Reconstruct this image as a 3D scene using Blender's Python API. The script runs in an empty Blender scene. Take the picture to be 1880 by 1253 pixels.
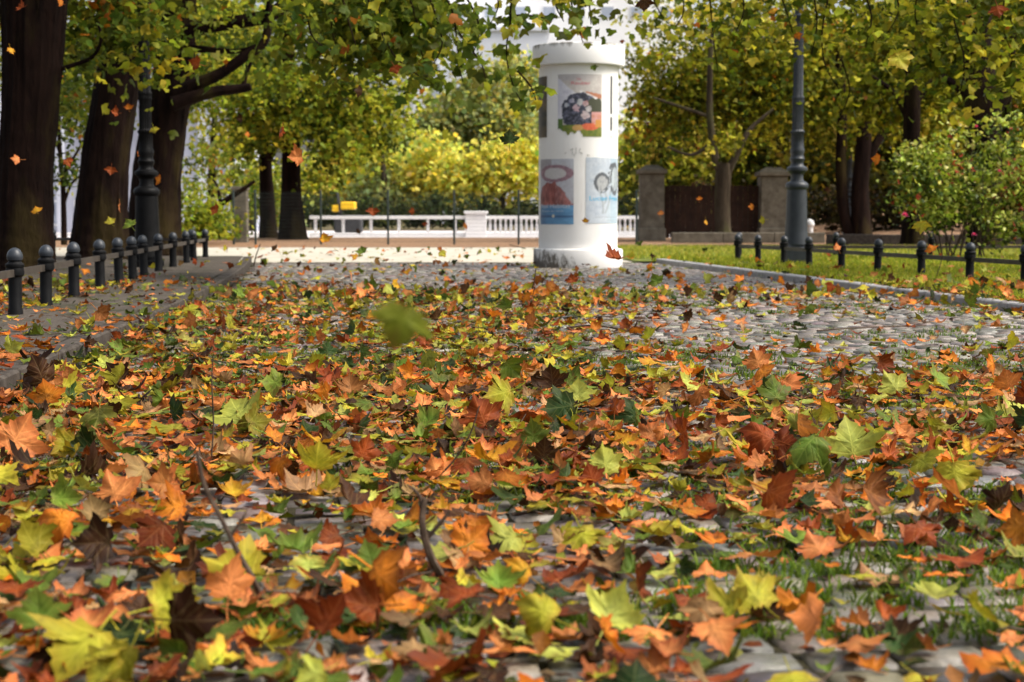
import bpy, math, random
import numpy as np
from mathutils import Vector, Matrix

random.seed(7)
RNG = np.random.default_rng(11)
scene = bpy.context.scene
COL = scene.collection
R = math.radians
# ------------------------------------------------------------------ camera
F = 3000.0                       # focal length in photograph pixels (1880 wide)
CH = 0.79                        # camera height above the cobbles
PITCH = math.atan(230.5 / F)
cam_d = bpy.data.cameras.new('camera')
cam = bpy.data.objects.new('camera', cam_d)
COL.objects.link(cam)
cam.location = (0, 0, CH)
cam.rotation_euler = (math.pi / 2 - PITCH, 0, 0)
cam_d.sensor_width = 36
cam_d.lens = 36 * F / 1880
cam_d.clip_start = 0.05
cam_d.clip_end = 2000
cam_d.dof.use_dof = True
cam_d.dof.focus_distance = 7.2
cam_d.dof.aperture_fstop = 4.8
scene.camera = cam
# ------------------------------------------------------------------ light
SUN_EL, SUN_AZ = R(52), R(101)
world = bpy.data.worlds.new('World')
scene.world = world
world.use_nodes = True
wn = world.node_tree.nodes
wl = world.node_tree.links
bg = wn.get('Background') or wn.new('ShaderNodeBackground')
sky = wn.new('ShaderNodeTexSky')
sky.sky_type = 'NISHITA'
sky.sun_disc = False
sky.sun_elevation = SUN_EL
sky.sun_rotation = SUN_AZ
sky.air_density = 1.0
sky.dust_density = 6.0
sky.ozone_density = 0.6
hs = wn.new('ShaderNodeHueSaturation')          # thin cloud: a paler sky than clear blue
hs.inputs['Saturation'].default_value = 0.5
wl.new(sky.outputs[0], hs.inputs['Color'])
wl.new(hs.outputs[0], bg.inputs[0])
bg.inputs[1].default_value = 0.14
sun_d = bpy.data.lights.new('sun', 'SUN')
sun_d.energy = 2.0
sun_d.angle = R(26)
sun_d.color = (1.0, 0.93, 0.82)
sun = bpy.data.objects.new('sun', sun_d)
COL.objects.link(sun)
SD = Vector((math.sin(SUN_AZ) * math.cos(SUN_EL), math.cos(SUN_AZ) * math.cos(SUN_EL), math.sin(SUN_EL)))
sun.rotation_euler = SD.to_track_quat('Z', 'Y').to_euler()
sun.location = SD * 60
vs = scene.view_settings
vs.view_transform = 'Standard'
vs.look = 'None'
vs.exposure = 1.0
vs.gamma = 1
scene.cycles.use_denoising = True
scene.cycles.max_bounces = 8
scene.cycles.transparent_max_bounces = 8

# ------------------------------------------------------------------ layout helpers
_cp, _sp = math.cos(PITCH), math.sin(PITCH)
def ray(px, py):
    a, b = (px - 940) / F, (626.5 - py) / F
    return Vector((a, _cp + b * _sp, -_sp + b * _cp))
def P(px, py, Y):
    d = ray(px, py)
    return Vector((0, 0, CH)) + d * (Y / d.y)
def gp(px, py, z=0.0):
    d = ray(px, py)
    return Vector((0, 0, CH)) + d * ((z - CH) / d.z)
def pix(v):
    x, y, z = v[0], v[1], v[2] - CH
    dz = y * _cp - z * _sp
    return 940 + F * x / dz, 626.5 - F * (y * _sp + z * _cp) / dz
def xl(Y): return -1.62 - 0.081 * Y - 0.0022 * np.maximum(Y - 12, 0) ** 2           # left edge of the cobbles
def xr(Y): return 5.80 - 0.124 * Y           # right edge of the cobbles
PAVE, LAWN = 0.10, 0.055

# ------------------------------------------------------------------ materials
def new_mat(name):
    m = bpy.data.materials.new(name)
    m.use_nodes = True
    nt = m.node_tree
    nt.nodes.clear()
    out = nt.nodes.new('ShaderNodeOutputMaterial')
    bs = nt.nodes.new('ShaderNodeBsdfPrincipled')
    nt.links.new(bs.outputs[0], out.inputs[0])
    return m, nt, bs, out
def N(nt, t, **kw):
    n = nt.nodes.new(t)
    for k, v in kw.items():
        if k.startswith('i_'):
            key = k[2:]
            n.inputs[int(key) if key.isdigit() else key.replace('_', ' ')].default_value = v
        else:
            setattr(n, k, v)
    return n
def mixc(nt, fac, a, b, mode='MIX'):
    n = nt.nodes.new('ShaderNodeMix')
    n.data_type = 'RGBA'
    n.blend_type = mode
    for sock, v in ((n.inputs[0], fac), (n.inputs[6], a), (n.inputs[7], b)):
        if isinstance(v, (int, float)): sock.default_value = v
        elif isinstance(v, tuple): sock.default_value = (*v[:3], 1)
        else: nt.links.new(v, sock)
    return n.outputs[2]
def math_(nt, op, a, b=None):
    n = nt.nodes.new('ShaderNodeMath')
    n.operation = op
    for i, v in enumerate((a, b)):
        if v is None: continue
        if isinstance(v, (int, float)): n.inputs[i].default_value = v
        else: nt.links.new(v, n.inputs[i])
    return n.outputs[0]
def ramp(nt, src, stops):
    n = nt.nodes.new('ShaderNodeValToRGB')
    e = n.color_ramp.elements
    while len(e) < len(stops): e.new(0.5)
    for el, (p, c) in zip(e, stops):
        el.position = p
        el.color = (*c[:3], 1) if isinstance(c, tuple) else (c, c, c, 1)
    nt.links.new(src, n.inputs[0])
    return n.outputs[0]
def noise(nt, scale, detail=4, rough=0.55, coord='Object', stretch=None):
    tc = nt.nodes.new('ShaderNodeTexCoord')
    n = N(nt, 'ShaderNodeTexNoise', i_Scale=scale, i_Detail=detail, i_Roughness=rough)
    src = tc.outputs[coord]
    if stretch:
        mp = nt.nodes.new('ShaderNodeMapping')
        mp.inputs['Scale'].default_value = stretch
        nt.links.new(src, mp.inputs[0])
        src = mp.outputs[0]
    nt.links.new(src, n.inputs['Vector'])
    return n.outputs['Fac']
def bump(nt, bs, h, strength, dist=0.01):
    b = N(nt, 'ShaderNodeBump', i_Strength=strength, i_Distance=dist)
    nt.links.new(h, b.inputs['Height'])
    nt.links.new(b.outputs[0], bs.inputs['Normal'])
def plain(name, c1, c2, scale=6, rough=0.6, bmp=0.3, dist=0.01, metal=0.0, stretch=None, rv=0.0):
    m, nt, bs, out = new_mat(name)
    bs.inputs['Specular IOR Level'].default_value = 0.1 if rough > .7 else 0.35
    f = noise(nt, scale, 6, 0.6, stretch=stretch)
    r_ = ramp(nt, f, [(0.3, 0.0), (0.7, 1.0)])
    nt.links.new(mixc(nt, r_, c1, c2), bs.inputs['Base Color'])
    bs.inputs['Roughness'].default_value = rough
    if rv:
        f2 = noise(nt, scale * 1.7, 3)
        nt.links.new(math_(nt, 'ADD', math_(nt, 'MULTIPLY', f2, rv), rough - rv / 2), bs.inputs['Roughness'])
    bs.inputs['Metallic'].default_value = metal
    if bmp: bump(nt, bs, noise(nt, scale * 5, 5, 0.65, stretch=stretch), bmp, dist)
    return m
def leaf_mat(name, transl=0.35, veins=True, rough=0.5, mott=28.0):
    m, nt, bs, out = new_mat(name)
    at = N(nt, 'ShaderNodeAttribute', attribute_name='Col')
    col = at.outputs['Color']
    f = noise(nt, mott, 4, 0.65)
    spots = ramp(nt, f, [(0.27, 0.42), (0.45, 0.92), (0.6, 1.05), (0.78, 1.4)])
    col = mixc(nt, 1.0, col, spots, 'MULTIPLY')
    if veins:
        sp2 = ramp(nt, noise(nt, 13, 5, 0.7), [(0.56, 0.0), (0.66, 0.75)])
        col = mixc(nt, sp2, col, mixc(nt, 0.8, col, (0.085, 0.035, 0.012)))
        uv = N(nt, 'ShaderNodeUVMap', uv_map='UVMap')
        sep = nt.nodes.new('ShaderNodeSeparateXYZ')
        nt.links.new(uv.outputs[0], sep.inputs[0])
        ax = math_(nt, 'ABSOLUTE', sep.outputs[0])
        y = sep.outputs[1]
        best = ax
        for deg, yo in ((42, 0.0), (78, 0.0), (45, 0.28), (45, 0.5), (62, 0.16)):
            c, s = math.cos(R(deg)), math.sin(R(deg))
            yy = math_(nt, 'SUBTRACT', y, yo) if yo else y
            d = math_(nt, 'ABSOLUTE', math_(nt, 'SUBTRACT', math_(nt, 'MULTIPLY', ax, c), math_(nt, 'MULTIPLY', yy, s)))
            if yo: d = math_(nt, 'MULTIPLY', d, 1.8)
            best = math_(nt, 'MINIMUM', best, d)
        vm = ramp(nt, best, [(0.008, 1.0), (0.028, 0.0)])
        col = mixc(nt, math_(nt, 'MULTIPLY', vm, 0.45), col, mixc(nt, 0.12, mixc(nt, 1.0, col, (1.7, 1.6, 1.4), 'MULTIPLY'), (0.55, 0.45, 0.2)))
        bump(nt, bs, math_(nt, 'ADD', math_(nt, 'MULTIPLY', vm, -0.6), noise(nt, 60, 3)), 0.35, 0.004)
    nt.links.new(col, bs.inputs['Base Color'])
    bs.inputs['Roughness'].default_value = rough
    bs.inputs['Specular IOR Level'].default_value = 0.08
    tr = nt.nodes.new('ShaderNodeBsdfTranslucent')
    nt.links.new(mixc(nt, 1.0, col, (1.25, 1.15, 0.7), 'MULTIPLY'), tr.inputs[0])
    mx = nt.nodes.new('ShaderNodeMixShader')
    mx.inputs[0].default_value = transl
    nt.links.new(bs.outputs[0], mx.inputs[1])
    nt.links.new(tr.outputs[0], mx.inputs[2])
    nt.links.new(mx.outputs[0], out.inputs[0])
    return m

M = {}
M['leaf'] = leaf_mat('plane_leaf', 0.22)
M['crown'] = leaf_mat('crown_leaf', 0.5, veins=False, mott=3.0)
M['rose_leaf'] = leaf_mat('rose_leaf', 0.3, veins=False, rough=0.3, mott=6)
M['grass'] = leaf_mat('grass_blade', 0.4, veins=False, mott=2.0)
M['iron'] = plain('painted_iron', (0.003, 0.0032, 0.0035), (0.008, 0.008, 0.0085), 9, 0.5, 0.3, 0.004, rv=0.25)
M['iron'].node_tree.nodes['Principled BSDF'].inputs['Specular IOR Level'].default_value = 0.10
M['iron_lamp'] = plain('lamp_iron', (0.016, 0.020, 0.026), (0.030, 0.036, 0.044), 7, 0.42, 0.25, 0.004, rv=0.2)
M['rail'] = plain('brown_rail', (0.02, 0.016, 0.013), (0.06, 0.048, 0.038), 10, 0.5, 0.3, 0.004)  # rails browner and paler than the black posts
M['twig'] = plain('twig_bark', (0.03, 0.02, 0.014), (0.10, 0.07, 0.05), 40, 0.8, 0.5, 0.004)
M['soil'] = plain('soil', (0.016, 0.012, 0.008), (0.04, 0.036, 0.016), 9, 0.85, 0.8, 0.02)
M['ground'] = plain('ground', (0.10, 0.075, 0.045), (0.15, 0.13, 0.06), 1.5, 0.9, 0.6, 0.03)
M['litter'] = plain('leaf_litter', (0.16, 0.085, 0.05), (0.34, 0.22, 0.13), 7, 0.9, 0.9, 0.05)
M['lawn'] = plain('lawn_soil', (0.07, 0.09, 0.018), (0.14, 0.16, 0.03), 3, 0.9, 0.7, 0.02)
M['sand'] = plain('sandy_path', (0.30, 0.275, 0.22), (0.50, 0.47, 0.39), 2.0, 0.8, 0.3, 0.01)
M['road'] = plain('pale_road', (0.50, 0.46, 0.46), (0.62, 0.58, 0.58), 1.2, 0.75, 0.2, 0.01)
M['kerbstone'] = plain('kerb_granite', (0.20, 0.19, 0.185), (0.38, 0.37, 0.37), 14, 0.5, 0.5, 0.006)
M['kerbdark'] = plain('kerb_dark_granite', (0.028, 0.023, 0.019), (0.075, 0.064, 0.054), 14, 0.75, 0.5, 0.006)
M['white'] = plain('white_render', (0.74, 0.74, 0.74), (0.80, 0.80, 0.79), 4, 0.6, 0.1, 0.004)
M['balustrade'] = plain('white_balustrade', (0.74, 0.74, 0.76), (0.82, 0.82, 0.82), 4, 0.6, 0.1, 0.004)
M['stone'] = plain('weathered_stone', (0.075, 0.065, 0.048), (0.18, 0.16, 0.125), 3.5, 0.8, 0.6, 0.02)
M['rust'] = plain('rusty_gate', (0.020, 0.012, 0.010), (0.055, 0.028, 0.019), 4, 0.75, 0.5, 0.01)
M['mesh_fence'] = plain('green_steel', (0.02, 0.03, 0.028), (0.035, 0.05, 0.045), 5, 0.5, 0.0)
M['facade'] = plain('pale_facade', (0.36, 0.38, 0.46), (0.44, 0.46, 0.54), 0.5, 0.6, 0.05)
M['facade_trim'] = plain('pale_facade_trim', (0.46, 0.48, 0.56), (0.52, 0.54, 0.62), 0.5, 0.6, 0.05)
M['tower'] = plain('tower_facade', (0.82, 0.82, 0.83), (0.86, 0.86, 0.86), 0.5, 0.6, 0.05)
M['window'] = plain('window_glass', (0.30, 0.34, 0.42), (0.42, 0.46, 0.54), 0.6, 0.12, 0.0)
M['blueblock'] = plain('blue_grey_facade', (0.60, 0.63, 0.70), (0.66, 0.69, 0.76), 0.5, 0.6, 0.05)
M['yellow'] = plain('yellow_paint', (0.72, 0.42, 0.01), (0.80, 0.50, 0.02), 5, 0.4, 0.0)
M['dark'] = plain('dark_rubber', (0.02, 0.02, 0.022), (0.04, 0.04, 0.045), 5, 0.6, 0.0)
M['petal'] = plain('pink_petal', (0.62, 0.06, 0.18), (0.80, 0.22, 0.36), 30, 0.5, 0.0)

def bark_mat(name, dark, light, moss=None):
    m, nt, bs, out = new_mat(name)
    f = noise(nt, 7, 8, 0.7, stretch=(1, 1, 0.16))
    c = mixc(nt, ramp(nt, f, [(0.35, 0.0), (0.68, 1.0)]), dark, light)
    if moss:
        g = noise(nt, 1.6, 5, 0.6, stretch=(1, 1, 0.35))
        c = mixc(nt, ramp(nt, g, [(0.50, 0.0), (0.64, 0.7)]), c, moss)
    nt.links.new(c, bs.inputs['Base Color'])
    bs.inputs['Roughness'].default_value = 0.9
    bs.inputs['Specular IOR Level'].default_value = 0.06
    h = math_(nt, 'ADD', f, math_(nt, 'MULTIPLY', noise(nt, 26, 6, 0.7, stretch=(1, 1, 0.3)), 0.5))
    bump(nt, bs, h, 0.9, 0.05)
    return m
M['bark'] = bark_mat('plane_bark', (0.004, 0.0022, 0.0018), (0.017, 0.0085, 0.006), (0.034, 0.025, 0.008))  # brown lowered to near black, putting the left side's deep shade into it
M['bark_pale'] = bark_mat('grey_bark', (0.024, 0.018, 0.012), (0.075, 0.058, 0.040), (0.07, 0.07, 0.03))

def cobble_mat():
    m, nt, bs, out = new_mat('granite_cobble')
    at = N(nt, 'ShaderNodeAttribute', attribute_name='Col')
    f = noise(nt, 45, 6, 0.7)
    c = mixc(nt, 1.0, at.outputs['Color'], ramp(nt, f, [(0.28, 0.55), (0.6, 1.05), (0.8, 1.35)]), 'MULTIPLY')
    g = noise(nt, 5, 5, 0.7)
    c = mixc(nt, ramp(nt, g, [(0.56, 0.0), (0.72, 0.55)]), c, (0.075, 0.085, 0.03))
    nt.links.new(c, bs.inputs['Base Color'])
    nt.links.new(ramp(nt, noise(nt, 9, 4), [(0.3, 0.22), (0.7, 0.50)]), bs.inputs['Roughness'])
    bump(nt, bs, math_(nt, 'ADD', f, math_(nt, 'MULTIPLY', noise(nt, 140, 4), 0.6)), 0.55, 0.006)
    return m
M['cobble'] = cobble_mat()

def pavement_mat():
    m, nt, bs, out = new_mat('gritty_pavement')
    f = noise(nt, 22, 7, 0.7)
    c = mixc(nt, ramp(nt, f, [(0.3, 0.0), (0.7, 1.0)]), (0.035, 0.028, 0.022), (0.095, 0.08, 0.066))  # grit colours lowered so they carry the shade of the left side
    g = noise(nt, 2.2, 5, 0.65)
    c = mixc(nt, ramp(nt, g, [(0.50, 0.0), (0.62, 0.8)]), c, (0.025, 0.026, 0.010))
    nt.links.new(c, bs.inputs['Base Color'])
    bs.inputs['Roughness'].default_value = 0.8
    bs.inputs['Specular IOR Level'].default_value = 0.15
    bump(nt, bs, math_(nt, 'ADD', f, noise(nt, 120, 4)), 0.7, 0.006)
    return m
M['pavement'] = pavement_mat()

def column_mat(name, base_dirt):
    m, nt, bs, out = new_mat(name)
    tc = nt.nodes.new('ShaderNodeTexCoord')
    f = noise(nt, 3.0, 6, 0.6)
    c = mixc(nt, ramp(nt, f, [(0.3, 0.0), (0.75, 1.0)]), (0.76, 0.745, 0.72), (0.81, 0.81, 0.80))
    streak = noise(nt, 5.0, 5, 0.7, stretch=(1, 1, 0.10))
    c = mixc(nt, ramp(nt, streak, [(0.62, 0.0), (0.78, 0.35)]), c, (0.45, 0.41, 0.34))
    if base_dirt:
        sx = nt.nodes.new('ShaderNodeSeparateXYZ')
        nt.links.new(tc.outputs['Object'], sx.inputs[0])
        wet = math_(nt, 'SUBTRACT', 0.62, math_(nt, 'ADD', math_(nt, 'MULTIPLY', sx.outputs[2], 1.1), math_(nt, 'MULTIPLY', sx.outputs[0], 0.45)))
        sp = math_(nt, 'ADD', noise(nt, 9.0, 6, 0.75, stretch=(1, 1, 0.5)), math_(nt, 'MULTIPLY', math_(nt, 'SUBTRACT', wet, 0.4), 0.7))
        c = mixc(nt, ramp(nt, sp, [(0.61, 0.0), (0.74, 0.92)]), c, (0.075, 0.06, 0.04))
    else:
        pass
    nt.links.new(c, bs.inputs['Base Color'])
    bs.inputs['Roughness'].default_value = 0.55
    bump(nt, bs, noise(nt, 30, 4), 0.12, 0.004)
    return m
M['column'] = column_mat('column_paint', False)
M['column_base'] = column_mat('column_base_paint', True)
def cap_mat():
    m, nt, bs, out = new_mat('column_cap_paint')
    tc = nt.nodes.new('ShaderNodeTexCoord')
    sx = nt.nodes.new('ShaderNodeSeparateXYZ')
    nt.links.new(tc.outputs['Object'], sx.inputs[0])
    top = math_(nt, 'SUBTRACT', sx.outputs[2], 3.29)
    sp = math_(nt, 'ADD', noise(nt, 7, 6, 0.7, stretch=(1, 1, 0.12)), math_(nt, 'MULTIPLY', top, 3.2))
    c = mixc(nt, ramp(nt, sp, [(0.62, 0.0), (0.80, 0.85)]), (0.79, 0.785, 0.78), (0.12, 0.105, 0.07))
    nt.links.new(c, bs.inputs['Base Color'])
    bs.inputs['Roughness'].default_value = 0.6
    return m
M['cap'] = cap_mat()
def attr_mat(name, rough=0.55):
    m, nt, bs, out = new_mat(name)
    at = N(nt, 'ShaderNodeAttribute', attribute_name='Col')
    nt.links.new(mixc(nt, 1.0, at.outputs['Color'], ramp(nt, noise(nt, 60, 4), [(0.3, 0.85), (0.7, 1.1)]), 'MULTIPLY'), bs.inputs['Base Color'])
    bs.inputs['Roughness'].default_value = rough
    return m
M['poster'] = attr_mat('printed_paper', 0.5)

# ------------------------------------------------------------------ mesh helpers
def link(name, me, mat=None, parent=None):
    o = bpy.data.objects.new(name, me)
    COL.objects.link(o)
    if mat: me.materials.append(mat)
    if parent: o.parent = parent
    return o
def raw_mesh(name, V, T, col=None, uv=None, smooth=True):
    """V (n,3), T (f,k) of one face size"""
    V = np.ascontiguousarray(V, dtype=np.float32)
    T = np.ascontiguousarray(T, dtype=np.int32)
    f, k = T.shape
    me = bpy.data.meshes.new(name)
    me.vertices.add(len(V))
    me.vertices.foreach_set('co', V.ravel())
    me.loops.add(f * k)
    me.loops.foreach_set('vertex_index', T.ravel())
    me.polygons.add(f)
    me.polygons.foreach_set('loop_start', np.arange(0, f * k, k, dtype=np.int32))
    me.polygons.foreach_set('loop_total', np.full(f, k, dtype=np.int32))
    me.polygons.foreach_set('use_smooth', np.full(f, smooth, dtype=bool))
    if uv is not None:
        l = me.uv_layers.new(name='UVMap')
        l.data.foreach_set('uv', np.ascontiguousarray(uv[T.ravel()], dtype=np.float32).ravel())
    if col is not None:
        a = me.color_attributes.new('Col', 'FLOAT_COLOR', 'POINT')
        c4 = np.ones((len(V), 4), dtype=np.float32)
        c4[:, :3] = col
        a.data.foreach_set('color', c4.ravel())
    me.update(calc_edges=True)
    return me
_h = lambda a, b: (math.sin(a * 127.1 + b * 311.7) * 43758.5453) % 1.0
def vn(x, y):
    i, j = math.floor(x), math.floor(y)
    f, g = x - i, y - j
    f, g = f * f * (3 - 2 * f), g * g * (3 - 2 * g)
    return (_h(i, j) * (1 - f) + _h(i + 1, j) * f) * (1 - g) + (_h(i, j + 1) * (1 - f) + _h(i + 1, j + 1) * f) * g
class MB:
    def __init__(s): s.v, s.f = [], []
    def add(s, vs, fs):
        o = len(s.v)
        s.v += [tuple(v) for v in vs]
        s.f += [tuple(i + o for i in f) for f in fs]
    def box(s, c, size, rz=0.0, taper=1.0, bev=0.0):
        x, y, z = (q / 2 for q in size)
        ca, sa = math.cos(rz), math.sin(rz)
        lv = []
        if bev <= 0:
            for zz, t in ((-z, 1), (z, taper)):
                lv += [(-x * t, -y * t, zz), (x * t, -y * t, zz), (x * t, y * t, zz), (-x * t, y * t, zz)]
            fs = [(0, 3, 2, 1), (4, 5, 6, 7), (0, 1, 5, 4), (1, 2, 6, 5), (2, 3, 7, 6), (3, 0, 4, 7)]
        else:
            b = bev
            rings = [(-z, b), (-z + b, 0), (z - b, 0), (z, b)]
            for zz, i in rings:
                lv += [(-x + b, -y + i, zz), (x - b, -y + i, zz), (x - i, -y + b, zz), (x - i, y - b, zz),
                       (x - b, y - i, zz), (-x + b, y - i, zz), (-x + i, y - b, zz), (-x + i, -y + b, zz)]
            fs = [tuple(range(7, -1, -1)), tuple(range(24, 32))]
            for k in range(3):
                for i in range(8):
                    j = (i + 1) % 8
                    fs.append((k * 8 + i, k * 8 + j, k * 8 + 8 + j, k * 8 + 8 + i))
        s.add([(c[0] + a * ca - b_ * sa, c[1] + a * sa + b_ * ca, c[2] + d) for a, b_, d in lv], fs)
    def bar(s, p, q, w, h):
        p, q = Vector(p), Vector(q)
        d = (q - p).normalized()
        n = Vector((-d.y, d.x, 0)).normalized() * (w / 2)
        u = Vector((0, 0, h / 2))
        vs = [p - n - u, p + n - u, p + n + u, p - n + u, q - n - u, q + n - u, q + n + u, q - n + u]
        s.add(vs, [(0, 1, 2, 3), (7, 6, 5, 4), (0, 4, 5, 1), (1, 5, 6, 2), (2, 6, 7, 3), (3, 7, 4, 0)])
    def lathe(s, prof, n=24, c=(0, 0, 0), flute=None):
        vs, fs = [], []
        for r, z in prof:
            fl = flute and flute[0] <= z <= flute[1]
            for i in range(n):
                a = 2 * math.pi * i / n
                rr = r * (1 - (flute[2] if fl and i % 2 else 0))
                vs.append((c[0] + rr * math.cos(a), c[1] + rr * math.sin(a), c[2] + z))
        for k in range(len(prof) - 1):
            for i in range(n):
                j = (i + 1) % n
                fs.append((k * n + i, k * n + j, k * n + n + j, k * n + n + i))
        fs.append(tuple(range(n - 1, -1, -1)))
        fs.append(tuple(range((len(prof) - 1) * n, len(prof) * n)))
        s.add(vs, fs)
    def tube(s, pts, rad, n=8, rough=0.0, sub=0, seed=0, ridge=0.0):
        pts = [Vector(p) for p in pts]
        rad = list(rad)
        if sub:                                    # Catmull-Rom subdivision
            np_, nr = [], []
            for i in range(len(pts) - 1):
                a, b = pts[max(i - 1, 0)], pts[i]
                c, d = pts[i + 1], pts[min(i + 2, len(pts) - 1)]
                for k in range(sub):
                    t = k / sub
                    np_.append(0.5 * ((2 * b) + (c - a) * t + (2 * a - 5 * b + 4 * c - d) * t * t + (3 * b - a - 3 * c + d) * t ** 3))
                    nr.append(rad[i] * (1 - t) + rad[i + 1] * t)
            np_.append(pts[-1]); nr.append(rad[-1])
            pts, rad = np_, nr
        rnd = random.Random(seed)
        ph = [rnd.uniform(0, 6.28) for _ in range(6)]
        seglen = (pts[1] - pts[0]).length
        vs, fs = [], []
        d0 = (pts[1] - pts[0]).normalized()
        x = d0.orthogonal().normalized()
        for k, p in enumerate(pts):
            d = (pts[min(k + 1, len(pts) - 1)] - pts[max(k - 1, 0)]).normalized()
            x = (x - d * x.dot(d)).normalized()
            y = d.cross(x)
            for i in range(n):
                a = 2 * math.pi * i / n
                rr = rad[k]
                if rough:
                    rr *= 1 + rough * (0.5 * math.sin(3 * a + ph[0] + k * 0.25) + 0.35 * math.sin(5 * a + ph[1] - k * 0.4) + 0.3 * math.sin(k * 0.9 + ph[2] + 2 * a) + rnd.uniform(-0.35, 0.35))
                if ridge:
                    zz = k * seglen
                    rr *= 1 + ridge * (vn(a * 7 + 9 * math.sin(zz * .7), zz * 1.7 + ph[3]) + .6 * vn(a * 15 + ph[4], zz * 4.0) + .5 * vn(a * 26, zz * 8.0 + ph[5]) - 1.05)
                vs.append(p + x * rr * math.cos(a) + y * rr * math.sin(a))
        for k in range(len(pts) - 1):
            for i in range(n):
                j = (i + 1) % n
                fs.append((k * n + i, k * n + j, k * n + n + j, k * n + n + i))
        fs.append(tuple(range(n - 1, -1, -1)))
        fs.append(tuple(range((len(pts) - 1) * n, len(pts) * n)))
        s.add(vs, fs)
    def build(s, name, mat, parent=None, smooth=False, origin=None):
        me = bpy.data.meshes.new(name)
        vv = s.v
        if origin is not None:
            vv = [(a - origin[0], b - origin[1], c - origin[2]) for a, b, c in s.v]
        me.from_pydata(vv, [], s.f)
        if smooth:
            me.polygons.foreach_set('use_smooth', [True] * len(me.polygons))
            try: me.set_sharp_from_angle(angle=R(40))
            except Exception: pass
        me.update()
        o = link(name, me, mat, parent)
        if origin is not None: o.location = origin
        return o
def tag(o, label, cat, group=None, kind=None):
    if label: o['label'] = label
    if cat: o['category'] = cat
    if group: o['group'] = group
    if kind: o['kind'] = kind
    return o
def empty(name, loc, label, cat, group=None, rz=0.0):
    o = bpy.data.objects.new(name, None)
    COL.objects.link(o)
    o.location = loc
    o.rotation_euler = (0, 0, rz)
    o.empty_display_size = 0.2
    return tag(o, label, cat, group)
def struct(name, mb, mat, smooth=False):
    o = mb.build(name, mat, None, smooth)
    o['kind'] = 'structure'
    return o
def copy_tree(o, parent=None):
    c = o.copy()
    COL.objects.link(c)
    c.parent = parent
    for ch in list(o.children): copy_tree(ch, c)
    return c

# ------------------------------------------------------------------ leaf shapes
HALF = [(0, 0), (.13, -.09), (.28, -.06), (.46, -.09), (.45, .05), (.61, .09), (.60, .22), (.78, .30), (.88, .52), (.70, .50),
        (.60, .57), (.45, .53), (.40, .60), (.44, .71), (.30, .74), (.25, .84), (.12, .91), (0, 1.14)]
def leaf_template(seed, hi=True, curl=1.0, stalk=True):
    rn = np.random.default_rng(seed)
    half = HALF if hi else [HALF[i] for i in (0, 3, 5, 8, 11, 13, 17)]
    right = [(x * (1 + rn.normal(0, .05)), y + rn.normal(0, .02)) for x, y in half]
    left = [(-x * (1 + rn.normal(0, .05)), y + rn.normal(0, .02)) for x, y in half[1:-1]][::-1]
    right[0] = (0, 0)
    outl = np.array(right + left)
    n = len(outl)
    hub = np.array([0, .30])
    rings = [outl]
    ts = (0.62, 0.30) if hi else (0.5,)
    for t in ts: rings.append(hub + (outl - hub) * t)
    pts = np.vstack(rings + [hub[None]])
    w = np.concatenate([np.full(n, 1.0)] + [np.full(n, t) for t in ts] + [[0.0]])
    T = []
    for k in range(len(rings) - 1):
        for i in range(n):
            j = (i + 1) % n
            T += [(k * n + i, k * n + j, (k + 1) * n + i), (k * n + j, (k + 1) * n + j, (k + 1) * n + i)]
    c = len(pts) - 1
    for i in range(n): T.append(((len(rings) - 1) * n + i, (len(rings) - 1) * n + (i + 1) % n, c))
    uv = pts.copy()
    x, y = pts[:, 0], pts[:, 1] - .3
    ang = np.arctan2(y, x)
    r = np.hypot(x, y)
    a1, a2 = rn.uniform(-.5, .9) * curl, rn.uniform(-.8, .6) * curl
    z = a1 * x * x * .9 + a2 * y * y * .8 + rn.normal(0, .12) * curl * x * y * 2
    ph = rn.uniform(0, 6.28)
    z += curl * .11 * r * np.sin(ang * rn.integers(3, 6) + ph) * (r > .2)
    z += curl * .05 * r * np.sin(ang * rn.integers(7, 10) + ph * 2)
    z += -.05 * np.exp(-np.abs(x) * 9) * (1 if rn.random() < .6 else -1)
    V = np.column_stack([x, y, z])
    if curl > 1.3:                                      # roll one axis strongly
        k = rn.uniform(1.0, 1.9) * (1 if rn.random() < .7 else -1)
        th = rn.uniform(0, 3.14)
        d = np.array([math.cos(th), math.sin(th), 0]); e = np.array([-math.sin(th), math.cos(th), 0])
        u, v_ = V @ d, V @ e
        V = np.outer(np.sin(u * k) / k + 0, d) + np.outer(v_, e)
        V[:, 2] += (1 - np.cos(u * k)) / k + z * .5
    V[:, :2] /= 1.75
    V[:, 2] /= 1.75
    uvv = uv
    if stalk and hi:
        b = len(V)
        L = rn.uniform(.45, .8) / 1.75
        sx = rn.uniform(-.25, .25)
        p0 = V[0]
        q = [p0, p0 + np.array([sx * .3 * L, -.5 * L, .03]), p0 + np.array([sx * L, -L, rn.uniform(-.02, .12)])]
        ww = .012
        add = []
        for qq in q: add += [qq + [-ww, 0, 0], qq + [ww, 0, 0], qq + [0, 0, ww * 1.6]]
        V = np.vstack([V, add])
        for k in range(2):
            for i in range(3):
                j = (i + 1) % 3
                T += [(b + k * 3 + i, b + k * 3 + j, b + k * 3 + 3 + j), (b + k * 3 + i, b + k * 3 + 3 + j, b + k * 3 + 3 + i)]
        uvv = np.vstack([uv, np.tile([[0.0, 0.0]], (9, 1))])
        w = np.concatenate([w, np.full(9, 0.15)])
    return V, np.array(T), uvv, w
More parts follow.
